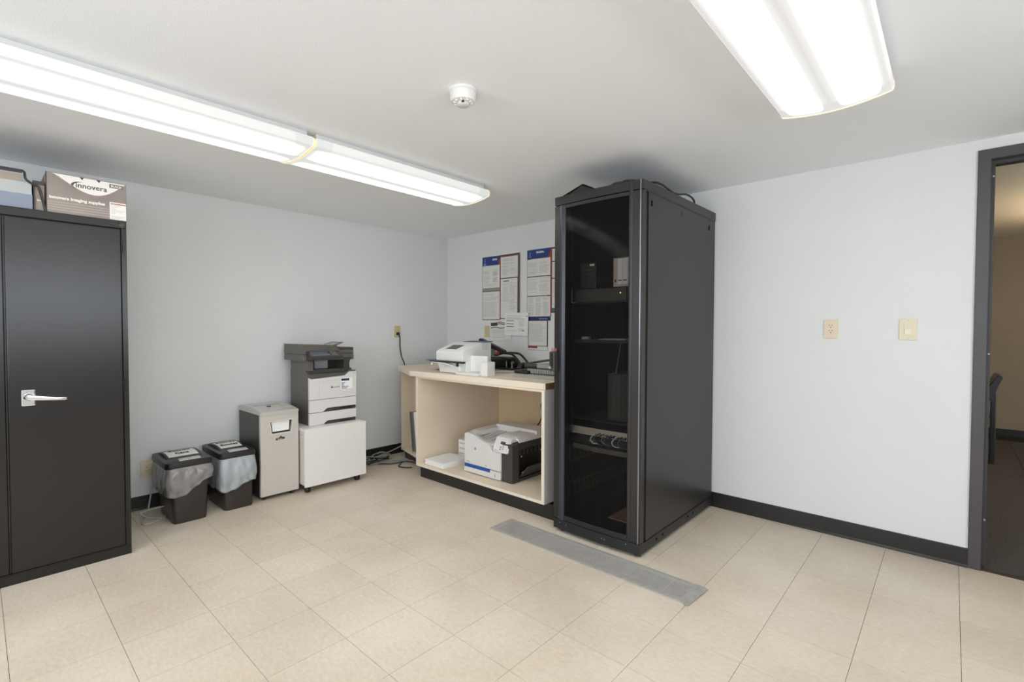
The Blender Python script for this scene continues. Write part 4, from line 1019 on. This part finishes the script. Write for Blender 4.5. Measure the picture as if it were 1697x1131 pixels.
# tilted black arm / stapler leaning over it
t = thing('long_arm_stapler', 'long black stapler arm sloping down behind the cheque scanner', 'stapler', (1.15, -.45, z))
obj('arm', PR([(1.10, z+.262), (1.12, z+.272), (1.40, z+.175), (1.405, z+.155), (1.385, z+.148), (1.25, z+.190), (1.10, z+.245)], 'y', -.50, -.46, bev=.003), blk_m, t)
obj('grey_plate', PR([(1.14, z+.235), (1.22, z+.205), (1.27, z+.14), (1.20, z+.12)], 'y', -.458, -.44), gcord_m, t)
obj('column', B(1.13, 1.17, -.50, -.45, z, z+.245, bev=.003), dgry_m, t)
obj('base', B(1.05, 1.22, -.54, -.42, z, z+.012, bev=.003), dgry_m, t)
t.location.x -= .09
bm = bmesh.new(); tube(bm, [(1.34, -.70, z+.004), (1.45, -.62, z+.004), (1.56, -.52, z+.004), (1.60, -.46, z+.004), (1.55, -.40, z+.020)], .004, 7, 6)
tag(obj('desk_cable', bm, gcord_m, None, True), 'thin grey cord lying on the worktop behind the cheque scanner', 'cord')

# comb binding machine
t = thing('binding_machine', 'grey comb binding machine at the rack end of the worktop', 'binding machine', (1.85, -.6, z))
obj('base', loft(bmesh.new(), [rrect(1.64, 2.12, -.80, -.42, z, .02), rrect(1.64, 2.12, -.80, -.42, z+.016, .02), rrect(1.652, 2.11, -.79, -.43, z+.026, .02)]), mat('machine_grey', (160, 156, 147), .4, metal=.1), t, True)
obj('die_block', B(1.72, 2.10, -.74, -.64, z+.026, z+.066, bev=.003), dgry_m, t)
tg = bmesh.new()
for k in range(24): bx(tg, 1.735+.0152*k, 1.743+.0152*k, -.746, -.738, z+.032, z+.064)
obj('comb_tooth', tg, steel_m, t)['kind'] = 'stuff'
obj('cover_roll', T([(1.66, -.70, z+.078), (1.90, -.70, z+.084), (2.10, -.70, z+.084)], .016, 12, 0), dgry_m, t, True)
obj('roll_sleeve', B(1.80, 1.98, -.722, -.60, z+.068, z+.100, bev=.006), gcord_m, t)
obj('rear_deck', B(1.74, 2.10, -.64, -.46, z+.026, z+.078, bev=.005), mat('deck_grey', (166, 164, 156), .4), t)
obj('handle_bar', T([(1.645, -.71, z+.086), (1.80, -.56, z+.120), (1.95, -.50, z+.132), (2.10, -.50, z+.126)], .009, 8), dgry_m, t, True)
obj('pivot', LA([(.022, -.03), (.024, 0), (.022, .03)], (1.655, -.71, z+.080), 'y', 16), blk_m, t, True)
obj('side_foot', B(1.63, 1.76, -.78, -.66, z+.026, z+.050, bev=.008), blk_m, t)
obj('pivot_cap', LA([(.016, 0), (.016, .010)], (1.640, -.71, z+.082), 'x', 14), gcord_m, t, True)

t.location.x += .05
# cords ----------------------------------------------------------------
bm = bmesh.new(); bx(bm, .006, .028, -.660, -.632, 1.178, 1.204, bev=.003)
tube(bm, [(.03, -.648, 1.188), (.045, -.645, 1.15), (.04, -.64, 1.06), (.055, -.63, .96), (.08, -.62, .90), (.09, -.62, .80), (.09, -.62, .3), (.08, -.66, .02)], .006, 8, 6)
tag(obj('hanging_cable', bm, cord_m, None, True), 'black cord hanging from the left-wall plate down behind the worktop end', 'cord')
rnd = random.Random(5)
t = thing('cable_tangle', 'tangle of grey and black cables on the floor between white cart and counter', 'cable', (.15, -.95, 0))
def loopc(cx, cy, rx, ry, z0, turns, ph, r, m):
    pts = [(cx+rx*math.cos(ph+2*math.pi*k/8)*(1+.06*math.sin(k*1.7)), cy+ry*math.sin(ph+2*math.pi*k/8), z0+.010*math.sin(k*1.3+ph)+.002*k) for k in range(int(8*turns)+1)]
    obj('cable_loop', T(pts, r, 7, 5), m, t, True)
loopc(.13, -1.10, .06, .10, .016, 1.6, .3, .006, gcord_m); loopc(.15, -1.13, .05, .07, .035, 1.4, 1.9, .006, gcord_m); loopc(.16, -1.06, .07, .08, .028, 1.2, 3.5, .005, cord_m)
loopc(.12, -.93, .05, .08, .030, 1.5, .9, .006, gcord_m); loopc(.15, -.90, .05, .06, .045, 1.3, 2.6, .005, gcord_m); loopc(.18, -.98, .05, .11, .018, 1.5, 4.2, .006, cord_m)
for i, (p, m) in enumerate((([(.16, -1.0, .012), (.22, -.90, .010), (.30, -.80, .012), (.42, -.74, .014)], gcord_m), ([(.20, -1.08, .008), (.26, -.93, .008), (.33, -.83, .010), (.46, -.76, .012)], gcord_m),
                           ([(.24, -1.02, .008), (.33, -.92, .008), (.42, -.84, .03), (.50, -.80, .02)], cord_m), ([(.10, -.86, .05), (.14, -.78, .08), (.20, -.70, .13), (.19, -.62, .16)], gcord_m),
                           ([(.40, -.86, .03), (.43, -.93, .008), (.50, -.93, .008), (.56, -.88, .008)], cord_m), ([(.10, -1.3, .008), (.16, -1.2, .01), (.2, -1.1, .02)], cord_m))):
    obj('cable', T(p, .005, 7, 6), m, t, True)

# ================================================================== SERVER RACK
A0, A1, F, Bk, ZR = 2.286, 2.868, -1.095, -.022, 2.040
t = thing('server_rack', 'tall black server rack cabinet with smoked glass door', 'server rack', ((A0+A1)/2, -.55, 0))
obj('top_cap', PR([(F+.0605, 1.990), (F+.0605, ZR), (Bk, ZR+.004), (Bk, 1.990)], 'x', A0, A1), rack_m, t)
# bowed front fascias (top and bottom), door bowed the same
def bow(x):  # outward bulge
    s = (x-A0)/(A1-A0); return F+.012-.014*math.sin(math.pi*s)
def bowed(x0, x1, z0, z1, back, n=10, off=0):
    pts = [(x0+(x1-x0)*k/n, bow(x0+(x1-x0)*k/n)-off) for k in range(n+1)] + [(x1, back), (x0, back)]
    return PR(pts, 'z', z0, z1)
obj('top_fascia', bowed(A0, A1, 1.990, ZR, F+.06), rack_m, t, True)
obj('top_gap', B(A0+.002, A1-.002, F+.030, Bk, 1.984, 1.990), blk_m, t)
obj('bottom_fascia', bowed(A0, A1, .020, .078, F+.06), rackd_m, t, True)
bp_ = bmesh.new(); bx(bp_, A0, A1, F+.0605, Bk, .020, .075)
obj('base', bp_, rackd_m, t)
for (y, z) in ((-.883, .050), (-.806, .050), (-.44, .052), (-.362, .052)): obj('base_hole', LA([(.007, 0), (.007, .001)], (A1, y, z), 'x', 12), mat('slot_black', (8, 8, 8), .95, spec=.05), t)
# side panels
sp = obj('side_panel', B(A1-.018, A1-.004, F+.085, Bk, .078, 1.984), rack_m, t)
obj('side_panel', B(A0+.004, A0+.018, F+.085, Bk, .078, 1.984), rack_m, t)
obj('side_gap', B(A1-.018, A1-.010, F+.056, F+.085, .078, 1.984), blk_m, t)
for (y, z) in ((-.975, 1.930), (-.131, 1.927)): obj('panel_slot', B(A1-.005, A1-.0030, y-.008, y+.008, z-.015, z+.015), mat('slot_black', (8, 8, 8), .95, spec=.05), t)
obj('panel_lock', LA([(.016, 0), (.016, .002), (.010, .004)], (A1-.004, -.569, 1.948), 'x', 16), dgry_m, t)
obj('lock_slot', B(A1-.0005, A1+.001, -.572, -.566, 1.938, 1.958), blk_m, t)
obj('back_panel', B(A0+.018, A1-.018, Bk-.012, Bk, .078, 1.984), inner_m, t)
obj('corner_post', B(A0+.004, A0+.05, F+.05, F+.085, .078, 1.984), inner_m, t)
obj('corner_post', B(A1-.05, A1-.004, F+.05, F+.056, .078, 1.984), rack_m, t)
# door
dq = obj('door', bowed(A0, A0+.085, .082, 1.984, F+.045, 4), rack_m, t, True)
sti = obj('door_stile', bowed(A1-.078, A1, .082, 1.984, F+.048, 4), rack_m, dq, True)
obj('door_rail', bowed(A0+.085, A1-.078, 1.965, 1.984, F+.03, 8), rack_m, dq, True)
obj('door_rail', bowed(A0+.085, A1-.078, .082, .112, F+.03, 8), rackd_m, dq, True)
obj('stile_bead', T([(A1-.012, F+.0085, .082), (A1-.012, F+.0085, 2.038)], .0036, 10, 0), mat('bright_bead', (150, 150, 156), .2, metal=.6), dq, True)
obj('stile_bead', T([(A1-.068, F+.013, .082), (A1-.068, F+.013, 2.038)], .013, 16, 0), rack_m, dq, True)
obj('stile_bead', T([(A0+.062, F+.018, .082), (A0+.062, F+.018, 1.984)], .022, 20, 0), mat('bluish_highlight', (58, 60, 68), .28, metal=.25), dq, True)  # rounded stile edge with its bluish highlight put into the colour
gl = bmesh.new()
x0, x1, n = A0+.084, A1-.077, 14
pts = [(x0+(x1-x0)*k/n, bow(x0+(x1-x0)*k/n)+.004) for k in range(n+1)]
for k in range(n):
    quad(gl, (pts[k][0], pts[k][1], .110), (pts[k+1][0]-pts[k][0], pts[k+1][1]-pts[k][1], 0), (0, 0, 1.857))
bmesh.ops.remove_doubles(gl, verts=gl.verts, dist=1e-5)
obj('door_glass', gl, glass_m, dq, True)
hx = obj('door_handle', B(A0-.008, A0+.030, F-.030, F+.010, .985, 1.105, bev=.004), dgry_m, dq)
obj('handle_slot', B(A0+.006, A0+.020, F-.0315, F-.0295, 1.01, 1.095), blk_m, dq)
obj('handle_screw', LA([(.008, 0), (.008, -.005)], (A0+.000, F-.030, 1.008), 'y', 12), steel_m, dq)
obj('handle_tip', B(A0+.006, A0+.026, F-.026, F+.006, 1.105, 1.126, bev=.004), mat('tip_pink', (150, 108, 100), .5), dq)
for x in (A0+.05, A0+.55): obj('levelling_foot', LA([(.010, .030), (.010, .010), (.019, .007), (.020, 0)], (x, F+.05, 0), n=16), dgry_m, t, True)
for x in (A0+.05, A0+.53): obj('levelling_foot', LA([(.010, .030), (.010, .010), (.019, .007), (.020, 0)], (x, Bk-.06, 0), n=16), dgry_m, t, True)
for (x, z) in ((A0+.05, .060), (A0+.10, .056), (A0+.35, .052), (A0+.37, .050), (A0+.50, .062), (A0+.04, .092)): obj('fascia_rivet', LA([(.003, 0), (.003, -.002)], (x, bow(x), z), 'y', 8), gcord_m, t)
# mounting rails with square holes
for x in (A0+.062, A1-.068):
    r_ = obj('mounting_rail', B(x-.009, x+.009, -.985, -.980, .10, 1.97), inner_m, t)
    hh = bmesh.new()
    for k in range(60): bx(hh, x-.004, x+.004, -.9856, -.985, .12+.0306*k, .129+.0306*k)
    obj('rail_hole', hh, blk_m, r_)['kind'] = 'stuff'
for x in (A0+.062, A1-.068): obj('rear_rail', B(x-.009, x+.009, -.20, -.195, .10, 1.97), inner_m, t)
for (z0, z1) in ((.185, .275), (.40, .50)):
    rl = obj('side_rail', B(A0+.030, A0+.036, -.97, -.10, z0, z1), gry_m, t)
    for k in range(8):
        for j in range(3): pass
    hh = bmesh.new()
    for k in range(14):
        for j in range(2): bx(hh, A0+.036, A0+.0366, -.94+.05*k, -.92+.05*k, z0+.02+.035*j, z0+.035+.035*j)
    obj('rail_holes', hh, blk_m, rl)['kind'] = 'stuff'
# shelves (part of the rack)
obj('rack_shelf', B(A0+.06, A1-.06, -.98, -.22, 1.398, 1.404), inner_m, t)
obj('rack_shelf', B(A0+.06, A1-.06, -.98, -.22, 1.160, 1.178), inner_m, t)
obj('rack_shelf', B(A0+.06, A1-.06, -.98, -.22, .690, .696), inner_m, t)
obj('floor_board', B(2.54, A1-.03, -.86, -.20, .076, .082), brown_m, t)
# devices in the rack: things of their own
t = thing('rack_server', 'black rack-mount server below the white drive enclosure, green light lit', 'server', (2.57, -.6, 1.404))
obj('chassis', B(A0+.075, A1-.075, -.955, -.35, 1.404, 1.486), inner_m, t)
obj('front_bezel', B(A0+.072, A1-.155, -.975, -.955, 1.406, 1.484, bev=.003), dgry_m, t)
obj('drive_bay', B(A1-.150, A1-.078, -.972, -.955, 1.408, 1.482), blk_m, t)
text('server_badge', 'DELL', .022, (2.44, -.9756, 1.438), (1, 0, 0), (0, 0, 1), gry_m, t)
obj('status_light', LA([(.0045, 0), (.0045, -.004)], (2.676, -.972, 1.452), 'y', 10), green_m, t)
sp_ = bmesh.new()
for k in range(4): bx(sp_, A1-.120+.01*k, A1-.114+.01*k, -.974, -.972, 1.412, 1.420)
obj('port_row', sp_, mat('led_orange', (150, 70, 50), .5), t)
t = thing('drive_enclosure', 'white four-bay drive enclosure standing in the server rack', 'drive enclosure', (2.70, -.85, 1.486))
obj('case', B(2.622, 2.785, -.965, -.80, 1.488, 1.655, bev=.003), mat('nas_case', (190, 180, 168), .4), t)
for k in range(4): 
    d = obj('drive_tray', B(2.655+.033*k, 2.686+.033*k, -.972, -.965, 1.500, 1.648, bev=.001), mat('nas_white', (232, 232, 236), .35), t)
    obj('tray_latch', B(2.660+.033*k, 2.681+.033*k, -.974, -.972, 1.520, 1.526), dgry_m, d)
obj('power_button', B(2.634, 2.642, -.9665, -.965, 1.515, 1.530), blk_m, t)
t = thing('backup_drive', 'dark tape drive box with white sticker in the server rack', 'drive', (2.44, -.8, 1.486))
obj('case', B(2.385, 2.500, -.955, -.70, 1.487, 1.645, bev=.004), inner_m, t)
obj('sticker', B(2.455, 2.487, -.9565, -.955, 1.624, 1.636), label_m, t)
obj('front_slot', B(2.405, 2.475, -.9565, -.955, 1.600, 1.608), dgry_m, t)
obj('front_slot', B(2.42, 2.46, -.9565, -.955, 1.572, 1.576), dgry_m, t)
t = thing('rack_door_latch', 'thin bright latch strip on the rack rail left of the server', 'latch', (2.345, -.98, 1.40))
obj('strip', B(2.343, 2.349, -.990, -.985, 1.402, 1.488), mat('latch_steel', (190, 190, 190), .3, metal=.3), t)
obj('foot_tab', B(2.349, 2.372, -.990, -.985, 1.402, 1.406), mat('latch_steel', (190, 190, 190)), t)
tag(obj('small_adapter', B(2.40, 2.45, -.96, -.93, 1.1785, 1.196, bev=.003), mat('adapter_grey', (170, 168, 162), .4)), 'small pale adapter on the middle shelf of the server rack', 'adapter')
t = thing('document_wallet', 'thin pale folder lying on the middle shelf of the server rack', 'folder', (2.62, -.85, 1.178))
obj('cover', PR([(2.52, -.95), (2.70, -.96), (2.76, -.80), (2.60, -.78)], 'z', 1.1785, 1.184), mat('folder_pale', (170, 166, 160), .5), t)
obj('inner_sheet', PR([(2.54, -.93), (2.70, -.94), (2.75, -.81), (2.62, -.79)], 'z', 1.1842, 1.186), gcord_m, t)
t = thing('tower_computer', 'dark tower computer standing on the low shelf in the server rack', 'computer', (2.66, -.7, .696))
obj('case', B(2.57, 2.77, -.93, -.45, .697, .98, bev=.004), mat('tower_dark', (48, 46, 50), .4), t)
obj('front_strip', B(2.60, 2.66, -.9315, -.93, .71, .97), dgry_m, t)
t = thing('patch_panel', 'grey metal patch panel with plugged network cables in the server rack', 'patch panel', (2.54, -.98, .60))
obj('faceplate', B(2.332, 2.79, -.992, -.986, .602, .648, bev=.001), mat('patch_grey', (206, 198, 188), .35, metal=.3), t)
pb = bmesh.new()
for k in range(12): bx(pb, 2.60+.015*k, 2.611+.015*k, -.9935, -.992, .606, .618)
obj('port_row', pb, blk_m, t)
obj('body', B(2.35, 2.78, -.985, -.80, .604, .646), inner_m, t)
t = thing('network_switch', 'dark network switch with bowed front lip under the patch panel', 'network switch', (2.54, -.95, .53))
obj('body', B(2.36, 2.79, -.97, -.72, .545, .590), inner_m, t)
lp_ = bmesh.new(); pts = [(2.36+.043*k, -.985-.018*math.sin(math.pi*k/10)) for k in range(11)]
prism(lp_, pts+[(2.79, -.97), (2.36, -.97)], 'z', .510, .538); obj('front_lip', lp_, gry_m, t, True)
obj('round_logo', LA([(.013, 0), (.013, -.001)], (2.535, -1.0035, .524), 'y', 18), gcord_m, t)
obj('logo_inner', LA([(.010, 0), (.010, -.0016)], (2.535, -1.0035, .524), 'y', 18), gry_m, t)
for x in (2.47, 2.49, 2.60): obj('status_light', B(x, x+.008, -.9715, -.97, .562, .567), mat('led_white', (190, 200, 220), .4), t)
t = thing('network_cables', 'bunch of white blue and black network cables at the patch panel', 'cable', (2.6, -1.0, .58))
for k in range(9):
    x = 2.54+.024*k; m = (paper_m, bcab_m, cord_m, gcord_m, bcab_m, cord_m, paper_m, cord_m, bcab_m)[k]
    obj('cable', T([(x, -.992, .622), (x-.01, -1.012, .618), (x-.03-.006*(k % 3), -1.018, .590), (x-.02+.02*(k % 2), -1.010, .565), (x+.01, -.985, .560)], .0032, 6, 5), m, t, True)
obj('cable', T([(2.66, -.94, 1.16), (2.64, -.95, 1.0), (2.63, -.945, .985)], .002, 6, 4), gcord_m, t, True)
# on top of the rack
t = thing('network_router', 'black wedge-shaped router on the front of the rack top', 'router', (2.44, -.98, ZR))
rr = bmesh.new(); prism(rr, [(2.275, ZR+.002), (2.285, ZR+.010), (2.45, ZR+.062), (2.462, ZR+.060), (2.56, ZR+.010), (2.565, ZR+.002)], 'y', -1.04, -.88)
bmesh.ops.bevel(rr, geom=list(rr.edges), offset=.003, segments=2, affect='EDGES'); obj('case', rr, mat('router_black', (16, 16, 14), .8, spec=.15), t)
obj('front_face', PR([(2.335, ZR+.006), (2.452, ZR+.052), (2.548, ZR+.008)], 'y', -1.042, -1.040), blk_m, t)
obj('power_socket', LA([(.005, 0), (.005, -.003)], (2.45, -1.042, ZR+.024), 'y', 10), dgry_m, t)
bm = bmesh.new(); zc = ZR+.006
tube(bm, [(2.56, -.96, zc+.004), (2.60, -1.0, zc+.008), (2.66, -1.02, zc+.022), (2.70, -1.02, zc+.020), (2.72, -1.0, zc+.030), (2.77, -.98, zc+.026), (2.80, -.96, zc+.006), (2.845, -.93, zc+.012), (2.86, -.85, zc+.016), (2.858, -.70, zc+.002), (2.855, -.60, zc+.012), (2.86, -.50, zc+.030), (2.858, -.40, zc+.026), (2.85, -.36, zc+.002), (2.82, -.42, zc), (2.80, -.6, zc)], .006, 8, 6)
tag(obj('power_cable', bm, cord_m, None, True), 'black cable snaking across the top of the server rack', 'cable')

# ================================================================== CHAIR IN THE NEXT ROOM
t = thing('office_chair', 'dark blue padded chair half hidden behind the doorframe in the next room', 'chair', (4.18, 3.0, 0))
bk = bmesh.new(); pts = []
for k in range(9):
    a = k/8; pts.append((4.388+.058*a**1.5, .585+.215*a))
back = [(p[0]-.048-.012*math.sin(math.pi*i/8), p[1]+.004) for i, p in enumerate(pts)]
tc_ = ((pts[-1][0]+back[-1][0])/2, (pts[-1][1]+back[-1][1])/2)
cap = [(tc_[0]+.024*math.cos(math.radians(a)), tc_[1]+.024*math.sin(math.radians(a))) for a in range(15, 180, 20)]
rings = []
for y, q in ((2.80, .72), (2.806, .88), (2.82, .97), (2.84, 1.0), (3.21, 1.0), (3.23, .97), (3.244, .88), (3.25, .72)):
    rings.append([(4.40+(p[0]-4.40)*(.5+.5*q), y, .585+(p[1]-.585)*(.9+.1*q)) for p in pts+cap+back[::-1]])
loft(bk, rings)
obj('backrest', bk, chair_m, t, True)
obj('back_post', B(4.372, 4.410, 2.84, 2.90, .0, .66, bev=.006), blk_m, t)
obj('seat', B(3.93, 4.37, 2.80, 3.25, .42, .49, bev=.02), chair_m, t, True)
for (x, y) in ((4.36, 3.22), (3.96, 2.83), (3.96, 3.22)): obj('leg', T([(x, y, 0), (x, y, .46 if x < 4.2 else .60)], .014, 8, 0), blk_m, t, True)
